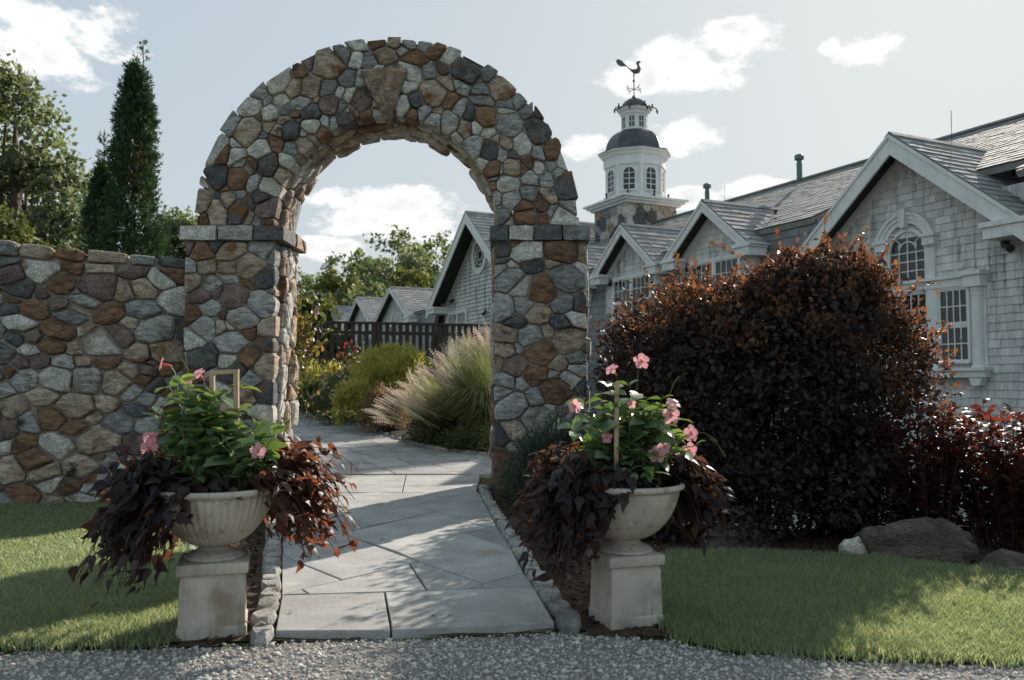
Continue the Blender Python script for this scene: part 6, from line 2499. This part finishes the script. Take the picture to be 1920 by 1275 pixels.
# gravel
N = 64000
x, y = rng.uniform(-4.2, 4.2, N), rng.uniform(2.2, 4.85, N)
edge = np.interp(x, [p[0] for p in GRAVEL_EDGE], [p[1] for p in GRAVEL_EDGE])
keep = (y < edge + rng.normal(size=N) * .035) & (np.abs(x) < y * .62 + .7)
keep &= rng.random(N) < np.where(y > 3.5, 1, .5)
x, y = x[keep], y[keep]
n = len(x)
s = rng.choice([.004, .0055, .0075, .01, .0135], n, p=[.24, .3, .26, .14, .06]) * rng.uniform(.8, 1.2, n)
sc = np.stack([rng.uniform(.8, 1.4, n), rng.uniform(.7, 1.1, n), rng.uniform(.5, .85, n)], -1)
Xf, Yf, Zf = frames(rnd_dir(n) * (1, 1, .35), np.tile((0, 0, 1.0), (n, 1)) + rnd_dir(n) * .35)
tv = ICO_V[None] * sc[:, None] * (1 + rng.uniform(-.22, .22, (n, 12, 1)))
V = np.stack([x, y, ground_z(x, y) + .004 + s * .3], -1)[:, None] + s[:, None, None] * (tv[:, :, 0:1] * Xf[:, None] + tv[:, :, 1:2] * Yf[:, None] + tv[:, :, 2:3] * Zf[:, None])
F = (ICO_F[None] + (np.arange(n) * 12)[:, None, None]).reshape(-1, 3)
o = mk_np('gravel', V.reshape(-1, 3), F, PEBBLE, tint=np.repeat(rng.random(n), 12))
tag(o, 'loose grey gravel of the drive', 'gravel', kind='stuff')
# bark chips
N = 15000
x, y = rng.uniform(-3.4, 3.6, N), rng.uniform(4.4, 9.5, N)
xr = np.interp(y, [p[1] for p in PATH_R], [p[0] for p in PATH_R]) + .17
xl = np.interp(y, [p[1] for p in PATH_L], [p[0] for p in PATH_L]) - .17
keep = ((x > xr) | (x < xl)) & inside(MULCH_POLY, x, y)
keep &= ~inside(LAWN_R, x, y) & ~inside(LAWN_L, x, y)
x, y = x[keep], y[keep]
n = len(x)
CH_V = np.array([(-.5, -.2, 0), (.5, -.25, .03), (.45, .2, 0), (-.4, .22, .05), (0, 0, .14)], float)
CH_F = np.array([(0, 1, 4), (1, 2, 4), (2, 3, 4), (3, 0, 4)])
P = np.stack([x, y, ground_z(x, y) + .014 + rng.random(n) * .012], -1)
o = scatter('bark_chips', CH_V, CH_F, P, rnd_dir(n) * (1, 1, .3), rnd_dir(n) * .5 + (0, 0, 1), rng.uniform(.02, .05, n), MULCH, kind='stuff', wid=1.6)
tag(o, 'loose bark chips on the flower beds', 'mulch')
# a few fallen leaves on the paving
LEAFAT = ['wide front flagstone right of its joint', 'big central flagstone of the path', 'left front flagstone near its outer corner', 'left front flagstone close to the joint', 'narrow flagstone behind the front row', 'flagstone beside the right edging stones']
for i, (px, py) in enumerate(((812, 1154), (716, 1012), (545, 1148), (710, 1140), (800, 1120), (960, 1010))):
    p = at_z(px, py, .006)
    m = MB()
    a = R.random() * 6
    d, e = Vector((math.cos(a), math.sin(a), .1)) * .018, Vector((-math.sin(a), math.cos(a), .15)) * .008
    m.add([p - d, p + e, p + d + UP * .006, p - e], [(0, 1, 2), (0, 2, 3)])
    tag(m.build('fallen_leaf', TWIG, None, tuple(p)), 'tiny dry leaf lying on the ' + LEAFAT[i], 'leaf', 'fallen leaves on the path')
